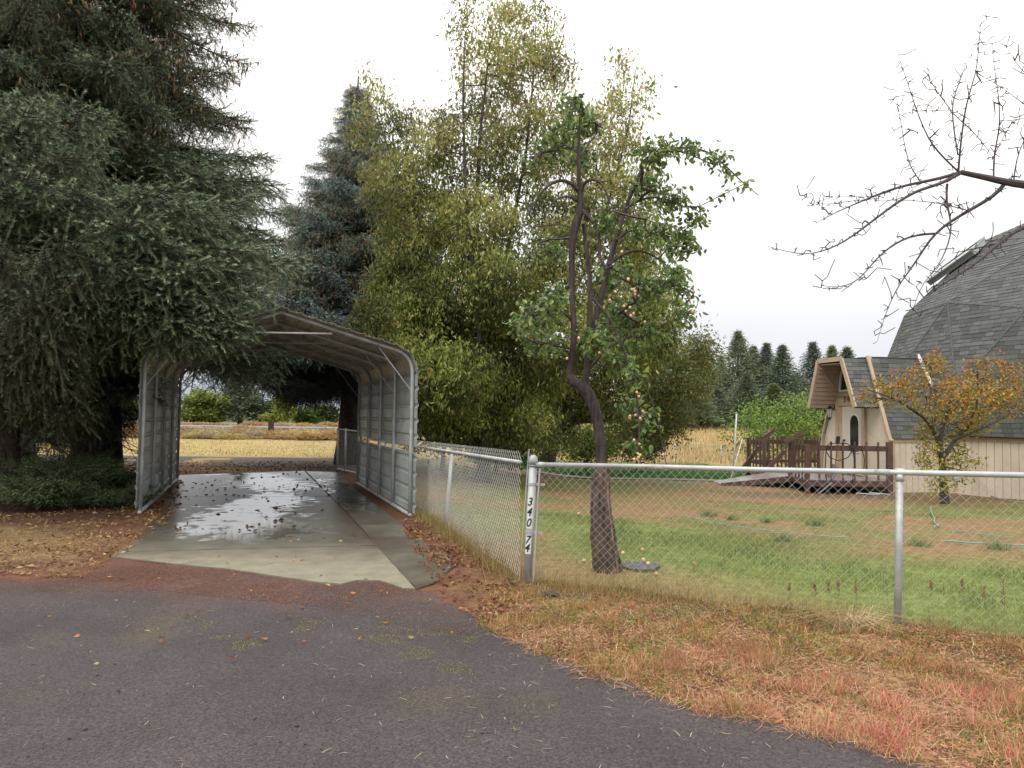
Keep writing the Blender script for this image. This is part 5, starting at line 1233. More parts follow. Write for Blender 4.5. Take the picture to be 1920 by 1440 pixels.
pblob = [(975, 610, 26, 24), (1005, 580, 26, 24), (1040, 600, 24, 24), (1130, 520, 26, 26), (1165, 505, 24, 20), (1060, 180, 18, 14), (1078, 200, 30, 35), (1062, 250, 42, 36), (1030, 280, 40, 30), (1000, 305, 26, 20), (1105, 235, 30, 28), (1095, 290, 28, 30), (1215, 295, 28, 26), (1255, 278, 34, 18), (1300, 280, 34, 18), (1345, 296, 22, 18), (1372, 325, 14, 14), (1398, 349, 10, 9), (1215, 350, 40, 36), (1255, 372, 40, 26), (1300, 400, 24, 24), (1280, 455, 38, 38), (1235, 430, 36, 34),
         (1185, 430, 26, 26), (1260, 525, 42, 42), (1292, 575, 26, 36), (1210, 545, 42, 40), (1165, 595, 42, 34), (1125, 635, 42, 30), (1030, 470, 26, 26), (988, 590, 30, 34), (1012, 640, 32, 24), (1040, 560, 36, 34), (1040, 650, 26, 22), (1150, 675, 42, 22), (1190, 715, 26, 26), (1185, 765, 26, 24), (1215, 790, 24, 26), (1196, 835, 16, 22), (1135, 420, 22, 22), (1180, 640, 30, 30), (1215, 625, 24, 30), (985, 480, 20, 16)]
anc = blob_points(pxblobs(pblob, YP, .42, 1.0), 1150, .1)
A, par, r, load, ns0 = grow([(TP[::1][:30], .1, .01)] + limbs, anc, .10, .16)
m = MB()
for P, r0, r1 in limbs:
    P = np.array(P); t = np.linspace(0, len(P) - 1, len(P) * 4); Q2 = np.stack([np.interp(t, range(len(P)), P[:, k]) for k in range(3)], 1)
    for _ in range(3): Q2[1:-1] = (Q2[:-2] + 2 * Q2[1:-1] + Q2[2:]) / 4
    m.tube(Q2, np.linspace(r0, r1, len(Q2)), 8, lump=.15, col=(.05, .036, .032))
wood_mesh(m, A, par, r * .85, (.06, .045, .04), ns0); m.build('branches', M['plumbark'], plum)
sel = np.where((load <= 4) & (np.arange(len(A)) >= ns0))[0]; idx_ = np.repeat(sel, rng.integers(2, 7, len(sel))); P = A[idx_] + rng.normal(size=(len(idx_), 3)) * .035; n = len(P)
D = rng.normal(size=(n, 3)) * .6; D[:, 2] -= .45
Cc = pal([(.15, .23, .07), (.22, .31, .10), (.10, .16, .05), (.30, .34, .09), (.30, .36, .22)], [4, 4, 3, 1, 1.2])(P)
m = MB(); add_leaves(m, P, D, .052 + .026 * rng.random(n), .029 + .012 * rng.random(n), Cc, True); o = m.build('foliage', M['leaf'], plum); o['kind'] = 'stuff'
# fruit: pale plums, one mesh shared
def uv_ball(n=8, k=6):
    m = MB(); pts = []; 
    for i in range(k + 1):
        a = math.pi * i / k; pts.append((math.sin(a), -math.cos(a)))
    m.tube([(0, 0, z) for _, z in pts], [max(x, .02) for x, _ in pts], n); return m.mesh('plum_fruit', M['fruit'], smooth=True)
fr = uv_ball()
clusters = [(1192, 738, 2), (1186, 780, 3), (1202, 775, 2), (1198, 792, 3), (1194, 820, 1), (1196, 832, 1), (1194, 858, 4), (1200, 864, 3), (1253, 884, 1), (1246, 848, 1), (1060, 680, 1), (1176, 578, 3), (1186, 585, 2), (1145, 560, 1), (1186, 545, 3), (1192, 560, 2), (1160, 545, 1), (1296, 560, 2), (1302, 585, 2), (976, 578, 2), (982, 583, 1), (1178, 525, 1), (1120, 655, 1), (1300, 540, 1), (1213, 600, 1), (1080, 640, 1), (1240, 560, 1), (1160, 470, 1)]
for x, y, c in clusters:
    for q in range(c):
        o = link('plum_fruit', fr, plum); p = at(x + rng.uniform(-6, 6), y + rng.uniform(-8, 8), YP - .33 + rng.uniform(-.06, .06)); o.location = Vector(p) - Vector(plum.location); s_ = rng.uniform(.011, .015); o.scale = (s_, s_, s_ * 1.1)
PLW = ['on the left half of the dark round slab', 'on the right half of the dark round slab', 'in the yard above the dark round slab', 'alone in the grass well right of the slab', 'in the grass left of the plum trunk', 'just above and right of the trunk foot', 'in the weeds at the left side of the trunk foot', 'between trunk foot and post', 'in the weeds below the dark round slab']
for (x, y) in ((1206, 1059), (1215, 1066), (1130, 820), (1204, 1034), (1301, 1060), (1085, 965), (1168, 1040), (1120, 1065), (1095, 1055), (1230, 1080)):
    if y < 900: continue
    p = gz(x, y); o = bpy.data.objects.new('fallen_plum', fr); COL.objects.link(o); o.location = Vector(p) + Vector((0, 0, .05 if y > 1055 and x > 1190 and x < 1220 else .02)); o.scale = (.02, .02, .02)
    tag(o, 'pale fallen plum lying ' + PLW.pop(0), 'fruit', 'fallen plums in the grass')
# ------------------------------------------------------------------ bare tree reaching in from the right
YB = 7.5
def Pb(l, d0=0, d1=0): n = len(l); return [at(x, y, YB + d0 + (d1 - d0) * k / (n - 1)) for k, (x, y) in enumerate(l)]
bare_base = at(2260, 900, YB); bare_base[2] = 0
bst = [([bare_base - [0, 0, .1], bare_base + [-.05, 0, .8], bare_base + [.05, .05, 1.6], bare_base + [-.1, 0, 2.4]], .16, .11),
       ([bare_base + [-.1, 0, 2.4]] + Pb([(2120, 400), (2020, 362), (1920, 346), (1886, 342), (1850, 333), (1802, 323)]), .060, .026),
       ([bare_base + [-.05, 0, 2.0]] + Pb([(2120, 470), (2020, 440), (1920, 421), (1873, 456), (1827, 496), (1773, 529), (1732, 558)], 0, -.4), .036, .005),
       (Pb([(1802, 323), (1765, 334), (1725, 342), (1686, 350), (1652, 362), (1619, 376), (1590, 388), (1561, 401), (1530, 418)], 0, .3), .019, .002),
       (Pb([(1800, 325), (1765, 345), (1730, 353), (1698, 369), (1672, 387), (1648, 405), (1622, 425), (1598, 443), (1575, 458), (1552, 468), (1515, 479), (1475, 472), (1440, 462)], 0, -.4), .018, .002),
       (Pb([(1886, 342), (1873, 362), (1836, 384), (1810, 398), (1786, 413), (1768, 425), (1752, 438), (1735, 462), (1718, 490), (1700, 515), (1690, 526), (1672, 560), (1657, 597), (1645, 640)], 0, .2), .020, .0015),
       (Pb([(1752, 438), (1715, 440), (1690, 450), (1668, 463), (1648, 480), (1628, 503), (1607, 530), (1583, 537), (1561, 541), (1540, 535)], .1, -.2), .012, .002),
       (Pb([(1873, 456), (1830, 466), (1786, 475)], -.1, 0), .010, .003), (Pb([(1776, 345), (1773, 380), (1780, 400), (1786, 420), (1780, 455), (1760, 500), (1727, 533), (1707, 596)], 0, -.3), .012, .002),
       (Pb([(1797, 322), (1761, 288), (1745, 268), (1732, 242), (1718, 205), (1707, 171), (1693, 130), (1680, 87)], 0, .2), .010, .0015),
       (Pb([(1797, 322), (1800, 280), (1809, 208), (1820, 165), (1832, 133), (1836, 70), (1842, 27)], 0, -.2), .011, .0015), (Pb([(1796, 290), (1788, 240), (1784, 200), (1790, 175), (1798, 158), (1808, 130), (1815, 106)], 0, .2), .008, .0015),
       (Pb([(1863, 336), (1863, 292), (1870, 262), (1875, 233), (1874, 195), (1869, 158), (1862, 110), (1859, 69)], 0, .2), .009, .0015), (Pb([(1727, 342), (1707, 317), (1696, 275), (1690, 233), (1683, 195), (1677, 167)], .1, .3), .006, .0012),
       (Pb([(1784, 208), (1760, 175), (1744, 158), (1735, 110)], .1, .3), .005, .0012), (Pb([(1920, 195), (1880, 165), (1835, 138)], .1, .3), .004, .0012), (Pb([(1950, 165), (1920, 137), (1895, 105), (1880, 73)], .1, .3), .005, .0012),
       (Pb([(1784, 210), (1830, 252), (1850, 276), (1862, 296)], .1, 0), .005, .002), (Pb([(1860, 300), (1890, 240), (1910, 212)], .1, .3), .004, .0012), (Pb([(1775, 208), (1730, 206), (1680, 216)], .1, .3), .004, .0012),
       (Pb([(1900, 345), (1905, 300), (1925, 250), (1950, 200)], 0, .2), .008, .0015), (Pb([(1648, 372), (1580, 378), (1540, 388), (1512, 375), (1511, 355)], .2, .4), .004, .0012), (Pb([(1686, 352), (1640, 372), (1560, 365), (1520, 385)], -.1, .2), .004, .0012), (Pb([(1820, 396), (1760, 380), (1700, 375), (1640, 376)], .1, .3), .006, .0015)]
anc = []
for P, r0, r1 in bst[2:]:
    P = np.array(P); L = np.linalg.norm(np.diff(P, axis=0), axis=1).sum(); n = int(L / .024)
    for q in range(n):
        t = rng.random() * (len(P) - 1); i = int(t); p = P[i] * (1 - (t - i)) + P[min(i + 1, len(P) - 1)] * (t - i); v = rng.normal(size=3); v[2] = abs(v[2]) * .3 + v[2] * .5; v /= np.linalg.norm(v); anc.append(p + v * (rng.uniform(.03, .09) if rng.random() < .82 else rng.uniform(.09, .24)))
tree('bare_tree', 'leafless tree whose thin arching branches reach in from the right edge', 'tree', bare_base, bst, None, 0, None, M['bark_grey'], anchors=np.array(anc), seg=.09, stem_lump=.1, twigm=M['twig'], woodcol=(.065, .05, .05), bend=.12)
# ------------------------------------------------------------------ yellow autumn tree by the house
YY = float(gz(1770, 945)[1])
def Py(l, d0=0, d1=0): n = len(l); return [at(x, y, YY + d0 + (d1 - d0) * k / (n - 1)) for k, (x, y) in enumerate(l)]
yb_ = gz(1770, 945)
ybl = [(1640, 738, 36, 24), (1690, 738, 36, 28), (1662, 720, 30, 14), (1715, 715, 34, 24), (1745, 690, 30, 24), (1760, 675, 18, 16), (1770, 752, 42, 40), (1800, 780, 42, 34), (1830, 692, 26, 22), (1868, 695, 34, 24), (1905, 700, 30, 26), (1880, 740, 40, 30), (1840, 745, 40, 30), (1895, 760, 30, 24), (1745, 855, 26, 34), (1785, 850, 32, 38), (1815, 868, 26, 20), (1762, 905, 28, 22), (1800, 895, 24, 16), (1800, 730, 40, 30), (1830, 790, 30, 22), (1740, 800, 20, 30), (1720, 765, 20, 16)]
def ycol(P, root=None):
    n = len(P); z = P[:, 2]; f = sstep(.9, 2.4, z + rng.normal(size=n) * .4)
    lo = np.array([(.42, .36, .05), (.28, .31, .055), (.48, .36, .06), (.15, .19, .04)]); hi = np.array([(.42, .22, .04), (.36, .28, .05), (.38, .13, .05), (.20, .20, .045)]); k = rng.choice(4, n, p=[.35, .25, .2, .2])
    return (lo[k] * (1 - f[:, None]) + hi[k] * f[:, None]) * (.75 + .5 * rng.random((n, 1)))
tree('autumn_tree', 'small tree with sparse yellow and orange leaves in front of the siding wall', 'tree', yb_, [(Py([(1772, 950), (1769, 910), (1767, 870), (1762, 835), (1766, 800), (1775, 770), (1785, 745)]), .085, .03), (Py([(1765, 850), (1752, 810), (1735, 785), (1710, 768), (1680, 748), (1650, 738), (1625, 730)], 0, -.4), .045, .008), (Py([(1767, 860), (1790, 825), (1815, 800), (1835, 780), (1860, 745), (1878, 715)], 0, .4), .055, .008),
      (Py([(1815, 800), (1832, 760), (1834, 715), (1832, 690)], .2, -.2), .03, .006), (Py([(1790, 825), (1850, 800), (1895, 775)], 0, -.4), .03, .006), (Py([(1752, 810), (1742, 760), (1748, 700)], 0, .4), .025, .005)],
     pxblobs(ybl, YY, .8), 800, dict(len=.075, wid=.55, spread=.8, hang=.3, col=ycol), M['bark_grey'], nleaf=9, seg=.14, keep=3, jit=.08, bend=.2)
# ------------------------------------------------------------------ background trees
bush(1440, 812, 34, 5.0, 3.7, 'round bright green leafy tree behind the deck railing', [(.19, .30, .055), (.27, .37, .08), (.10, .17, .035)], [3, 2, 2], 520, .15, 'tree', 9)
bush(1515, 822, 33, 2.6, 2.6, 'smaller yellow-green tree between the bright green tree and the house', [(.20, .30, .045), (.30, .36, .06), (.10, .16, .03)], [3, 2, 2], 260, .14, 'tree', 8)
def conifer_mesh(seed, H=14.0, W_=2.6, col=(.038, .055, .03), full=1.0, n=1300):
    rr = np.random.default_rng(seed); mb = MB(); mb.tube([(0, 0, -1), (0, 0, H * .5), (0, 0, H * .98)], [.22, .13, .02], 6, col=(.07, .05, .04))
    for k in range(int(n * 1.3)):
        az0 = rr.random() * 3; u = rr.random() ** .8; z = H * (.10 + .9 * u); L = W_ * (1 - u) ** 1.0 * (.35 + .8 * rr.random()) * (0.6 + .7 * math.sin(u * 29 + seed + 2 * az0) ** 2) + .03; az = rr.random() * 6.283
        d = np.array([math.cos(az), math.sin(az), -.15 + .35 * u]); p0 = np.array([0, 0, z]) + d * L * .15
        q = 5; f = rr.random(q) ** .6; P = p0 + d * (L * f)[:, None] + rr.normal(size=(q, 3)) * .16
        D = d + rr.normal(size=(q, 3)) * .5; c = np.array(col) * (.6 + .8 * rr.random((q, 1))) * (1 + .3 * rr.random())
        keep = globals()['rng']; globals()['rng'] = rr; add_leaves(mb, P, D, (.22 + .38 * (1 - u)) * (.7 + .6 * rr.random(q)), .10 + .11 * (1 - u), c); globals()['rng'] = keep
    return mb.mesh('far_conifer_%d' % seed, M['leaf'])
CV = [conifer_mesh(300 + k, col=c, W_=w) for k, (c, w) in enumerate((((.13, .165, .10), 4.9), ((.12, .16, .10), 4.4), ((.16, .19, .10), 5.4), ((.13, .165, .13), 4.2)))]  # pale greens carry the distance haze in the pine colours
pines = [(1270, 690, 98, 2, 'far pine rising behind the broad tree, left end of the pine row'), (1318, 655, 104, 0, 'far pine mostly hidden behind the broad tree'), (1352, 668, 112, 3, 'slim far pine just left of the tallest one'), (1384, 623, 100, 2, 'tallest and broadest far pine in the row'), (1412, 650, 104, 1, 'far pine touching the right side of the tallest one'),
         (1437, 645, 100, 3, 'slim far pine third from the right of the main row'), (1467, 648, 96, 1, 'pointed far pine at the right end of the main row'), (1400, 700, 92, 0, 'short far pine in front of the tallest one'), (1495, 700, 110, 0, 'low far pine in the gap of the row'), (1524, 643, 98, 3, 'open-branched far pine left of the entry roof'), (1560, 650, 100, 2, 'far pine whose top shows above the entry roof'),
         (1588, 652, 100, 1, 'far pine top touching the entry roof ridge'), (1300, 720, 90, 2, 'short far pine behind the right side of the broad tree'), (1345, 730, 94, 1, 'short far pine below the slim one'), (1450, 720, 92, 2, 'short far pine behind the bright green tree'), (1540, 700, 92, 0, 'short far pine just left of the entry hood'), (1235, 700, 96, 1, 'far pine glimpsed through the broad tree foliage')]
for x, y, Yq, v, lb in pines:
    top = at(x, y, Yq); g = zt(top[0], top[1]); H = top[2] - g
    o = link('pine_tree', CV[v]); o.location = (top[0], top[1], g); s_ = H / 14.0; sw = max(s_, .75) * rng.uniform(1.1, 1.5); o.scale = (sw, sw, s_); o.rotation_euler = (0, 0, rng.random() * 6); tag(o, lb, 'tree', 'far pines beyond the dry field')
# low scrub at the foot of the pines
mb = MB(); n = 16000; xs = rng.uniform(5, 75, n); ys = rng.uniform(97, 116, n); bump = fbm(xs, ys, 5, 3, 91); zs_ = height(xs, ys) + rng.random(n) ** .7 * (1.0 + 3.2 * sstep(.35, .7, bump))
add_leaves(mb, np.column_stack([xs, ys, zs_]), rng.normal(size=(n, 3)), .75, .5, pal([(.05, .065, .03), (.08, .085, .035), (.035, .045, .025)], [3, 2, 2])(xs)); tag(mb.build('scrub', M['leaf']), 'low mixed scrub along the foot of the pines', kind='stuff')
# trees beyond the paved road on the left
def far_leafy(seed, col, W_=3.4, H=5.0, n=2600):
    rr = np.random.default_rng(seed); bl = []
    for k in range(12): a = rr.random() * 6.28; q = rr.random() ** .5 * .6; bl.append(((math.cos(a) * q * W_ / 2, math.sin(a) * q * W_ / 2, H * rr.uniform(.25, .78)), (W_ * .24, W_ * .24, H * .22)))
    keep = globals()['rng']; globals()['rng'] = rr; P = blob_points(bl, n, .3); mb = MB(); c = np.array(col) * (.55 + .9 * rr.random((n, 1))) * (.7 + .6 * fbm(P[:, 0] * 1.0, P[:, 2], .9, 3, seed))[:, None]
    add_leaves(mb, P, rr.normal(size=(n, 3)), .34, .22, c); mb.tube([(0, 0, -.3), (0, 0, H * .5)], [.15, .06], 5, col=(.07, .05, .04)); globals()['rng'] = keep; return mb.mesh('far_leafy_%d' % seed, M['leaf'])
FL = [far_leafy(400, (.17, .22, .04)), far_leafy(401, (.13, .19, .045)), far_leafy(402, (.23, .26, .045)), far_leafy(403, (.06, .09, .035))]
left_bg = [(-60, 728, 92, 3, 1.6, 'dark leafy tree beyond the road at the far left edge'), (40, 735, 96, 3, 1.6, 'dark leafy tree beyond the road left of the black trunk'), (235, 722, 90, 1, 1.6, 'green tree seen between the black trunk and the carport wall'), (300, 735, 94, 0, 1.4, 'green tree half hidden by the left carport wall'), (365, 734, 88, 0, 1.5, 'wide yellow-green tree just right of the left carport wall'), (402, 738, 90, 0, 1.4, 'yellow-green tree seen through the carport, right of the widest one'),
           (455, 722, 100, 3, 1.5, 'dark tree seen through the middle of the carport'), (488, 745, 92, 3, 1.4, 'low dark tree behind the yellow tree'), (535, 740, 84, 2, .85, 'small upright yellow tree seen through the carport'), (505, 776, 83, 2, .7, 'low yellow bush left of the upright yellow tree'), (575, 762, 88, 1, 1.2, 'low green bushy tree right of the upright yellow tree'), (610, 758, 90, 3, 1.3, 'dark bushy tree behind the right carport wall end'),
           (700, 745, 95, 1, 1.8, 'green tree beyond the road hidden mostly by the right carport wall')]
for x, y, Yq, v, wsc, lb in left_bg:
    top = at(x, y, Yq); g = .0; H = (top[2] - g) * 1.12; o = link('broadleaf_tree', FL[v]); o.location = (top[0], top[1], g); o.scale = (wsc, wsc, H / 4.9); o.rotation_euler = (0, 0, rng.random() * 6); tag(o, lb, 'tree', 'trees beyond the paved road')
o = link('pine_tree', CV[0]); o.location = tuple(at(448, 800, 93) * [1, 1, 0]); o.scale = (1.2, 1.2, .52); tag(o, 'dark conifer with level boughs beyond the road, seen through the carport', 'tree')
# sagebrush clumps
def sage_mesh(seed, c1, c2):
    rr = np.random.default_rng(seed); n = 520; mb = MB(); a = rr.random(n) * 6.283; q = rr.random(n) ** .5; P = np.column_stack([np.cos(a) * q * 1.5, np.sin(a) * q * 1.5, rr.random(n) * 1.3 * np.sqrt(1 - q ** 2 * .9)]); keep = globals()['rng']; globals()['rng'] = rr
    w = rr.random((n, 1)); D = np.column_stack([np.cos(a) * q, np.sin(a) * q, 1.0 + 0 * q]) + rr.normal(size=(n, 3)) * .25; add_leaves(mb, P * .35, D, .24 + .2 * rr.random(n), .07, np.array(c1) * (1 - w) + np.array(c2) * w); globals()['rng'] = keep; return mb.mesh('sage_%d' % seed, M['leaf'])
SG = [sage_mesh(500, (.34, .23, .10), (.52, .38, .16)), sage_mesh(501, (.30, .24, .14), (.40, .35, .25)), sage_mesh(502, (.30, .19, .09), (.48, .31, .13)), sage_mesh(503, (.36, .29, .12), (.5, .42, .2))]
for k in range(230):
    Yq = rng.uniform(43, 57.5) if k < 170 else rng.uniform(67, 76); pxx = rng.uniform(-80, 740); p = at(pxx, 810, Yq); o = link('sagebrush', SG[int(rng.integers(4))]); o.location = (p[0], p[1], -.03 if Yq < 60 else .15)
    s_ = rng.uniform(.8, 1.45) * (1 if Yq < 60 else .9); o.scale = (s_ * 1.35, s_ * 1.35, s_ * rng.uniform(.4, .75)); o.rotation_euler = (0, 0, rng.random() * 6); tag(o, 'dry tan sagebrush clump in the roadside field behind the carport', 'shrub', 'sagebrush clumps beside the paved road')
pp = at(508, 812, 50); m = MB(); m.box((pp[0], pp[1], .5), (.3, .3, 1.0)); tag(m.build('marker_post', M['timber'], origin=(pp[0], pp[1], 0)), 'short dark square post among the sagebrush', 'post')
# ------------------------------------------------------------------ grass, weeds and litter
def scatter(n, poly, cond=None):
    P = np.array(poly); lo, hi = P.min(0), P.max(0); out = []; tot = 0
    while tot < n:
        q = rng.random((n * 2, 2)) * (hi - lo) + lo; q = q[sdist(q[:, 0], q[:, 1], poly) > 0]
        if cond is not None: q = q[rng.random(len(q)) < cond(q[:, 0], q[:, 1])]
        out.append(q); tot += len(q)
        if len(out) > 30: break
    q = np.concatenate(out)[:n]; return q[:, 0], q[:, 1]
not_paved = lambda x, y: (np.maximum(np.maximum(sdist(x, y, ROAD), sdist(x, y, SLAB_MAIN)), sdist(x, y, SLAB_SIDE)) < 0).astype(float)
def patchc(cols, x, y, sc, n, mixin=.35, sd=0):
    cols = np.array(cols); f = fbm(x, y, sc, 3, sd); r_ = np.argsort(np.argsort(f)) / max(1, len(f)); k = np.clip((r_ * len(cols)).astype(int), 0, len(cols) - 1)
    k = np.where(rng.random(len(k)) < mixin, rng.integers(0, len(cols), len(k)), k); return cols[k] * (.65 + .7 * rng.random((len(k), 1)))
mixc = lambda cols, w, n: np.array(cols)[rng.choice(len(cols), n, p=np.array(w) / sum(w))] * (.7 + .6 * rng.random((n, 1)))
# verge between road and fence
VERGE = px_poly([(880, 1150), (960, 1080), (990, 1085), (1690, 1172), (2200, 1235), (2300, 1600), (1720, 1445), (1600, 1405), (1300, 1342), (1100, 1275), (960, 1215), (900, 1180)])
x, y = scatter(60000, VERGE, lambda x, y: .12 + .88 * sstep(.40, .56, fbm(x, y, .30, 3, 15))); n = len(x)
fs = fence_side(x, y); pk = sstep(-.6, -1.5, fs + (fbm(x, y, .9, 3, 7) - .5) * 1.3) * sstep(.3, 1.5, x)
C1 = patchc([(.20, .09, .045), (.40, .22, .08), (.30, .27, .07), (.52, .36, .16), (.42, .20, .09), (.20, .21, .05), (.14, .08, .05)], x, y, .38, n, .4, 3); C2 = patchc([(.30, .24, .08), (.60, .27, .19), (.62, .40, .23), (.50, .17, .13), (.52, .30, .16)], x, y, .3, n, .45, 4)
C = C1 * (1 - pk[:, None]) + C2 * pk[:, None]; mb = MB()
add_blades(mb, np.column_stack([x, y, height(x, y) - .004]), (.022 + .07 * rng.random(n) ** 2 + .05 * pk * rng.random(n)) * (.35 + 1.05 * sstep(.35, .65, fbm(x, y, .22, 3, 16))), rng.uniform(.2, 1.25, n).clip(0, .97), .0058, C, None)
tag(mb.build('verge_weeds', M['grassblade']), 'orange, pink and olive dried weeds on the verge between road and fence', kind='stuff')
# small fleshy ground cover leaves in the verge
x, y = scatter(52000, VERGE, lambda x, y: .3 + .7 * sstep(.40, .6, fbm(x, y, .6, 3, 25))); n = len(x); mb = MB()
fs = fence_side(x, y); pk = sstep(-.9, -2.2, fs); C = patchc([(.26, .25, .06), (.17, .22, .05), (.34, .20, .07), (.20, .10, .05), (.40, .20, .12), (.46, .28, .16)], x, y, .4, n, .5, 9)
add_leaves(mb, np.column_stack([x, y, height(x, y) + .012 * rng.random(n)]), np.column_stack([rng.normal(size=(n, 2)), .5 * rng.random(n)]), .020, .013, C); tag(mb.build('ground_cover', M['grassblade']), 'low creeping olive and rust ground cover on the verge', kind='stuff')
# long straws lying on verge and road edge
def straws(n, poly, cols, L0, L1, label, name='straw', cond=None, r=.0016, z=.012):
    x, y = scatter(n, poly, cond); n = len(x); a = rng.random(n) * 6.28; L = rng.uniform(L0, L1, n); d = np.column_stack([np.cos(a), np.sin(a), rng.uniform(-.08, .25, n)])
    P = np.column_stack([x, y, np.maximum(height(x, y), .004) + z * rng.random(n)]); mb = MB(); mid = P + d * L[:, None] * .5 + rng.normal(size=(n, 3)) * [1, 1, .4] * L[:, None] * .08; E_ = P + d * L[:, None]; E_[:, 2] = np.maximum(E_[:, 2], .008)
    s_ = np.column_stack([-d[:, 1], d[:, 0], 0 * a]) * r; v = np.stack([P - s_, P + s_, mid - s_ + [0, 0, .002], mid + s_ + [0, 0, .002], E_], 1); i = np.arange(n)[:, None] * 5
    mb.add(v, np.concatenate([i + [[0, 1, 3]], i + [[0, 3, 2]], i + [[2, 3, 4]]]), np.repeat(mixc(cols, [1] * len(cols), n), 5, 0)); return tag(mb.build(name, M['grassblade']), label, kind='stuff')
straws(9000, VERGE, [(.45, .32, .17), (.50, .27, .18), (.38, .23, .10), (.30, .15, .09), (.56, .24, .18), (.52, .40, .24)], .03, .18, 'long dry straws strewn over the verge')
ROADN = px_poly([(0, 1090), (200, 1070), (430, 1075), (640, 1102), (860, 1160), (1000, 1235), (1300, 1345), (1700, 1445), (1700, 1500), (0, 1500)])
straws(330, ROADN, [(.42, .36, .22), (.5, .44, .3), (.33, .22, .12)], .015, .06, 'short pale straws scattered on the cinder road', cond=lambda x, y: .35 + .65 * sstep(-2, 1, x), z=.004)
mossp = px_poly([(350, 1140), (560, 1160), (900, 1190), (880, 1290), (640, 1280), (400, 1210)])
x, y = scatter(2600, mossp, lambda x, y: sstep(.60, .68, fbm(x, y, .28, 3, 35))); n = len(x); mb = MB()
add_blades(mb, np.column_stack([x, y, 0 * x + .003]), .006 + .010 * rng.random(n), rng.uniform(.2, .9, n), .004, mixc([(.22, .22, .06), (.30, .24, .10)], [1, 1], n)); tag(mb.build('moss_tufts', M['grassblade']), 'tiny yellow-green tufts growing in the cinder road', kind='stuff')
# yard grass
YARD = [tuple(q) for q in (p1b[:2] + np.array([.02, .03]), p2b[:2], p1b[:2] + dF[:2] * LF * 2.6)] + [(11.5, 16), (10.0, 19.3), (2.0, 22.5), (-3.2, 22), tuple(s1 + [.3, .2])]
def yard_dens(x, y): return np.clip(.15 + 1.0 * sstep(-.6, .5, sdist(x, y, YARD_GREEN) + (fbm(x, y, 1, 3, 13) - .5)) + .5 * sstep(.47, .62, fbm(x, y, 2.2, 4, 11)), 0, 1) * np.clip((9 / np.maximum(y, 5)) ** 1.0, 0, 1)
x, y = scatter(110000, YARD, yard_dens); n = len(x); g = sstep(-.4, .6, sdist(x, y, YARD_GREEN) + (fbm(x, y, 2.2, 4, 11) - .5)); fs = fence_side(x, y); edge = sstep(1.3, .2, fs + (fbm(x, y, .6, 3, 19) - .5)) * sstep(4.0, 1.5, x)
edge = np.maximum(edge, sstep(.9, .1, (x - s0[0]) + (y - s0[1]) * .335) * .8)
Cg_ = patchc([(.09, .15, .04), (.16, .22, .05), (.25, .28, .075), (.34, .31, .11), (.18, .24, .06)], x, y, .7, n, .45, 6); Cb = patchc([(.30, .19, .09), (.22, .21, .06), (.13, .18, .05), (.36, .26, .12)], x, y, .8, n, .4, 7); Ce = mixc([(.46, .34, .15), (.36, .26, .11), (.24, .21, .07)], [3, 3, 1], n)
C = Cb * (1 - g[:, None]) + Cg_ * g[:, None]; C = C * (1 - edge[:, None]) + Ce * edge[:, None]; mb = MB()
H = (.02 + .05 * rng.random(n) ** 1.4) * (.5 + sstep(.35, .65, fbm(x, y, .5, 3, 17))) * (.55 + .6 * g + .5 * edge)
add_blades(mb, np.column_stack([x, y, height(x, y) - .004]), H, rng.uniform(.1, .8, n), .0042 * np.clip(y / 7, 1, 3), C); tag(mb.build('grass', M['grassblade']), 'green and browning grass of the fenced yard', kind='stuff')
LAWN2 = [(p[0], p[1]) for p in LAWN]
x, y = scatter(26000, LAWN2, lambda x, y: np.clip((27 / y) ** 1.5, 0, 1)); n = len(x); mb = MB(); add_blades(mb, np.column_stack([x, y, height(x, y)]), .05 + .04 * rng.random(n), rng.uniform(.1, .6, n), .022, mixc([(.04, .11, .02), (.055, .13, .025)], [1, 1], n)); tag(mb.build('lawn_grass', M['grassblade']), 'lush green lawn beyond the path', kind='stuff')
# tall dry grass at the fence feet
def along(a, b, n, w): t = rng.random(n); p = np.asarray(a)[None] * (1 - t[:, None]) + np.asarray(b)[None] * t[:, None]; return p + rng.normal(size=(n, 2)) * w
q = np.concatenate([along(s0, s0 + dL * 4.5, 5200, .11), along(p1b[:2], p1b[:2] + dF[:2] * 1.6, 1200, .12), along(lpb[:2], lpb[:2] + dL * .4, 350, .06), along(p1b[:2] + dF[:2] * .2, p2b[:2] + dF[:2] * 3, 1500, .10)]); q = q[sdist(q[:, 0], q[:, 1], SLAB_SIDE) < -.1]; n = len(q)
mb = MB(); add_blades(mb, np.column_stack([q, height(q[:, 0], q[:, 1]) - .01]), .06 + .22 * rng.random(n) ** 1.6, rng.uniform(.05, .6, n), .0042, mixc([(.40, .30, .13), (.33, .22, .09), (.22, .19, .07), (.12, .13, .04)], [4, 3, 2, 1.5], n)); tag(mb.build('dry_grass', M['grassblade']), 'tall straw-coloured grass along the fence feet', kind='stuff')
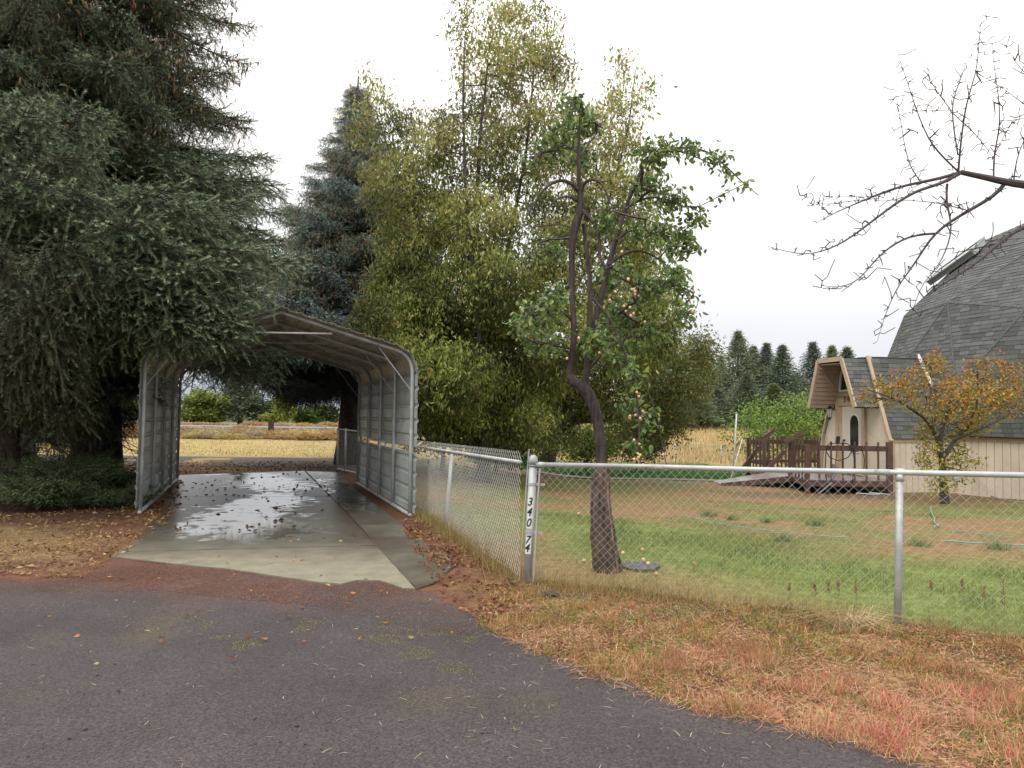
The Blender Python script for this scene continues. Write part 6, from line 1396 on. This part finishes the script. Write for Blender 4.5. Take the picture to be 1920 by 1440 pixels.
# dry field grass beyond the far fence and behind the carport
def field(n, poly, cols, h, w, lb): 
    x, y = scatter(n, poly, lambda x, y: np.clip((poly[0][1] / y) ** 1.3, 0, 1)); n = len(x); mb = MB(); add_blades(mb, np.column_stack([x, y, height(x, y) - .02]), h * (.5 + rng.random(n)), rng.uniform(.1, .6, n), w, mixc(cols, [1] * len(cols), n)); tag(mb.build('field_grass', M['grassblade']), lb, kind='stuff')
field(24000, [(0, 43.2), (26, 43.2), (62, 96), (4, 96)], [(.40, .29, .13), (.33, .21, .09), (.44, .35, .17)], .38, .05, 'tall dry golden grass of the field beyond the far fence')
field(24000, [(-24, 26.4), (-4, 26.4), (-4, 43), (-36, 43)], [(.42, .32, .13), (.36, .27, .12), (.36, .33, .14)], .07, .03, 'short golden grass between dirt track and sagebrush')
# leaf and needle litter
LIT = px_poly([(820, 1110), (760, 1000), (742, 980), (775, 975), (800, 985), (985, 1090), (960, 1150), (905, 1175)])
def leaves_on(n, poly, cols, w, L, label, name='fallen_leaves', cond=None, curl=.35, z=.006, wid=.5):
    x, y = scatter(n, poly, cond); n = len(x); P = np.column_stack([x, y, np.maximum(height(x, y), .004) + z + .012 * rng.random(n)]); D = np.column_stack([rng.normal(size=(n, 2)), rng.normal(size=n) * curl]); mb = MB(); l_ = L * (.6 + .8 * rng.random(n)); add_leaves(mb, P, D, l_, l_ * wid, mixc(cols, w, n)); return tag(mb.build(name, M['litter']), label, kind='stuff')
leaves_on(1500, LIT, [(.22, .10, .05), (.32, .15, .06), (.14, .065, .04), (.36, .24, .12)], [3, 2, 4, 1], .05, 'brown and orange fallen leaves between slab and side fence', cond=lambda x, y: np.clip(.12 + 1.1 * sstep(.45, .62, fbm(x, y, .35, 3, 45)), 0, 1))
LEFT = px_poly([(-60, 1075), (-60, 968), (120, 962), (250, 950), (300, 965), (315, 985), (230, 1040), (150, 1085)])
leaves_on(1500, LEFT, [(.36, .22, .09), (.25, .13, .06), (.42, .31, .15), (.14, .075, .045)], [2, 3, 2, 4], .06, 'orange and tan fallen leaves on the ground under the spruces', cond=lambda x, y: np.clip(.15 + sstep(.42, .6, fbm(x, y, .5, 3, 55)), 0, 1), wid=.38)
straws(7000, LEFT, [(.40, .28, .14), (.48, .36, .2), (.26, .15, .08)], .04, .16, 'pale dry straw on the ground under the spruces', cond=lambda x, y: sstep(.40, .58, fbm(x, y, .7, 3, 57)))
leaves_on(70, px_poly([(60, 1095), (300, 1060), (560, 1000), (700, 1010), (860, 1100), (900, 1250), (300, 1300), (0, 1200)]), [(.42, .20, .07), (.26, .10, .05), (.40, .34, .12)], [3, 2, 1], .045, 'single orange leaves scattered over driveway and road', z=.016, curl=.15)
LWALL = px_poly([(262, 975), (285, 985), (330, 960), (345, 905), (332, 902)])
leaves_on(500, LWALL, [(.38, .19, .07), (.22, .11, .05)], [1, 2], .06, 'fallen leaves piled along the left carport wall')
SLABW = px_poly([(330, 1005), (330, 905), (560, 886), (660, 915), (640, 960), (560, 990), (440, 1010)])
leaves_on(170, SLABW, [(.085, .045, .03), (.05, .03, .022), (.16, .07, .035)], [3, 3, 1], .07, 'wet dark fallen leaves lying on the driveway slab', name='wet_leaves', z=.014, cond=lambda x, y: .2 + .8 * sstep(.5, .65, fbm(x, y, .5, 3, 59)), curl=.02, wid=.55)
BACK = px_poly([(335, 890), (335, 868), (630, 866), (640, 886), (575, 882)])
leaves_on(800, BACK, [(.20, .10, .05), (.13, .065, .04), (.28, .18, .08)], [3, 3, 1], .07, 'brown fallen leaves on the ground behind the driveway')
# reddish spruce needles along slab edges
NED = px_poly([(60, 1085), (210, 1045), (300, 1000), (262, 972), (330, 905), (345, 905), (305, 1000), (300, 1052), (640, 1092), (712, 1086), (778, 1102), (870, 1060), (780, 985), (810, 985), (985, 1085), (930, 1180), (860, 1195), (600, 1140), (300, 1110), (60, 1110)])
straws(26000, NED, [(.17, .07, .04), (.22, .09, .05), (.12, .05, .035), (.30, .15, .07)], .012, .035, 'reddish brown needle litter round the driveway mouth', name='needle_litter', cond=lambda x, y: np.clip(.25 + sstep(.4, .6, fbm(x, y, .5, 3, 65)), 0, 1), r=.0012, z=.012)
# loose cinder stones
def rock(seed):
    r_ = random.Random(seed); import bmesh; bm = bmesh.new(); bmesh.ops.create_icosphere(bm, subdivisions=1, radius=1)
    for v in bm.verts: v.co *= r_.uniform(.65, 1.1); v.co.z *= .6
    me = bpy.data.meshes.new('rock_%d' % seed); bm.to_mesh(me); bm.free(); me.materials.append(M['stone']); return me
RK = [rock(k) for k in range(5)]
for k, (px_, py_, s_) in enumerate(((182, 1268, 5), (160, 1370, 6), (130, 1388, 5), (82, 1296, 4), (222, 1298, 4), (215, 1247, 4), (62, 1248, 4), (52, 1421, 5), (80, 1405, 4), (478, 1350, 4), (558, 1364, 6), (612, 1372, 4), (616, 1356, 4), (525, 1393, 4), (573, 1398, 4), (602, 1407, 4), (917, 1376, 6), (904, 1377, 5), (1268, 1427, 5), (1185, 1236, 6), (1265, 1158, 6), (1003, 1148, 4), (935, 1208, 3), (300, 1196, 3), (1090, 1302, 4), (995, 1282, 3), (536, 1340, 3), (310, 1282, 3), (1174, 1266, 4))):
    p = gp(px_, py_); o = link('cinder_stone', RK[k % 5]); sc = s_ * p[1] / F * .8; o.location = (p[0], p[1], .004 + sc * .3); o.scale = (sc, sc, sc); o.rotation_euler = (0, 0, k); tag(o, 'loose dark cinder stone lying on the road surface' if py_ > 1270 or px_ < 900 else 'loose dark cinder stone lying at the road verge', 'stone', 'loose cinder stones on the road' if py_ > 1270 or px_ < 900 else 'loose cinder stones on the verge')
n = 2600; x, y = scatter(n, ROADN, lambda x, y: .3 + .7 * sstep(.45, .6, fbm(x, y, .8, 3, 75))); n = len(x); mb = MB(); s_ = .0025 + .006 * rng.random(n) ** 3
tet = np.array([[1, 0, 0], [-.5, .8, 0], [-.6, -.7, 0], [0, 0, .9]]); a = rng.random(n) * 6.28; R2 = np.stack([np.stack([np.cos(a), -np.sin(a), 0 * a], 1), np.stack([np.sin(a), np.cos(a), 0 * a], 1), np.tile([0, 0, 1.], (n, 1))], 1)
v = np.einsum('nij,kj->nki', R2, tet) * s_[:, None, None] + np.column_stack([x, y, 0 * x + .003])[:, None]; f = (np.arange(n)[:, None, None] * 4 + np.array([[0, 1, 3], [1, 2, 3], [2, 0, 3]])).reshape(-1, 3)
mb.add(v, f, np.repeat(mixc([(.10, .10, .10), (.16, .15, .15), (.05, .045, .045), (.16, .07, .05)], [3, 2, 3, 1], n), 4, 0)); tag(mb.build('gravel', M['litter']), 'small loose gravel grains on the cinder road', kind='stuff')
p = gz(1030, 1118); o = link('flat_rock', RK[2]); o.location = tuple(p + [0, 0, .015]); o.scale = (.11, .09, .05); tag(o, 'flat grey rock on the verge just right of the numbered post foot', 'stone')
# tumbleweed of pale dry stems in the verge by the line post
tw = gz(1590, 1175); mb = MB()
for k in range(240):
    a = rng.uniform(0, 2 * math.pi); L = rng.uniform(.15, .46); d = np.array([math.cos(a), math.sin(a) * .5, rng.uniform(.1, .75)]); p0 = tw + np.array([rng.normal() * .05, rng.normal() * .04, .0]); p1_ = p0 + d * L * .5; p2_ = p1_ + np.array([d[0], d[1], d[2] * .1 - .25]) * L * .6
    p2_[2] = max(p2_[2], .01); g = rng.uniform(.7, 1.2); mb.tube([p0, p1_, p2_], [.0022, .0017, .001], 3, False, (.52 * g, .40 * g, .22 * g))
tag(mb.build('dead_weed', M['grassblade'], origin=tuple(tw)), 'pale dry tumbleweed clump leaning at the fence left of the line post', 'plant')
# upright dock stalks
for k, (x_, y_, h) in enumerate(((1882, 1175, .34), (1845, 1140, .18), (1805, 1125, .17), (1745, 1120, .14), (1480, 1120, .12), (1528, 1118, .10), (1553, 1120, .12), (1572, 1120, .13), (1605, 1135, .20))):
    p = gz(x_, y_); m = MB(); m.tube([p, p + [.01, 0, h * .5], p + [.0, 0, h]], [.002, .002, .001], 4, False, (.25, .17, .08)); n = 60; z = p[2] + h * (.45 + .55 * rng.random(n)); P = np.column_stack([p[0] + rng.normal(size=n) * .005, p[1] + rng.normal(size=n) * .005, z]); D = rng.normal(size=(n, 3)); D[:, 2] += .8
    add_leaves(m, P, D, .014, .009, mixc([(.22, .10, .05), (.28, .15, .07)], [1, 1], n)); tag(m.build('dock_stalk', M['grassblade'], origin=tuple(p)), 'tall rusty seed stalk standing in the grass right of the line post' if k == 0 else 'short rusty seed stalk behind the fence, ' + ['', 'nearest left of the tall one', 'second left of the tall one', 'nearest right of the line post', 'leftmost of the row', 'second of the row from left', 'third of the row from left', 'fourth of the row from left', 'tall one nearest left of the line post'][k], 'plant', None if k == 0 else 'rusty seed stalks in the yard grass')
# agave-like grey-green tuft and green tufts in the brown lawn
for (x_, y_, s_, lb) in ((1468, 1015, .16, 'spiky grey-green tuft in the brown patch left of the line post'), (1330, 968, .22, 'green grass tuft in the brown lawn below the ramp'), (1372, 975, .16, 'small green grass tuft right of the one below the ramp'), (1528, 985, .2, 'green grass tuft in the brown lawn in front of the deck'), (1722, 1024, .2, 'green grass tuft just right of the line post'), (1870, 1030, .22, 'green grass tuft near the right edge hose'), (1438, 980, .14, 'smallest green grass tuft in the brown lawn')):
    p = gz(x_, y_); n = 160; a = rng.random(n) * 6.28; q = rng.random(n) * s_ * .75; mb = MB(); add_blades(mb, np.column_stack([p[0] + np.cos(a) * q, p[1] + np.sin(a) * q, np.full(n, p[2])]), s_ * (.3 + .5 * rng.random(n)), rng.uniform(.1, .8, n), .007, mixc([(.12, .19, .06), (.18, .25, .10)], [1, 1], n)); tag(mb.build('grass_tuft', M['grassblade'], origin=tuple(p)), lb, 'plant')
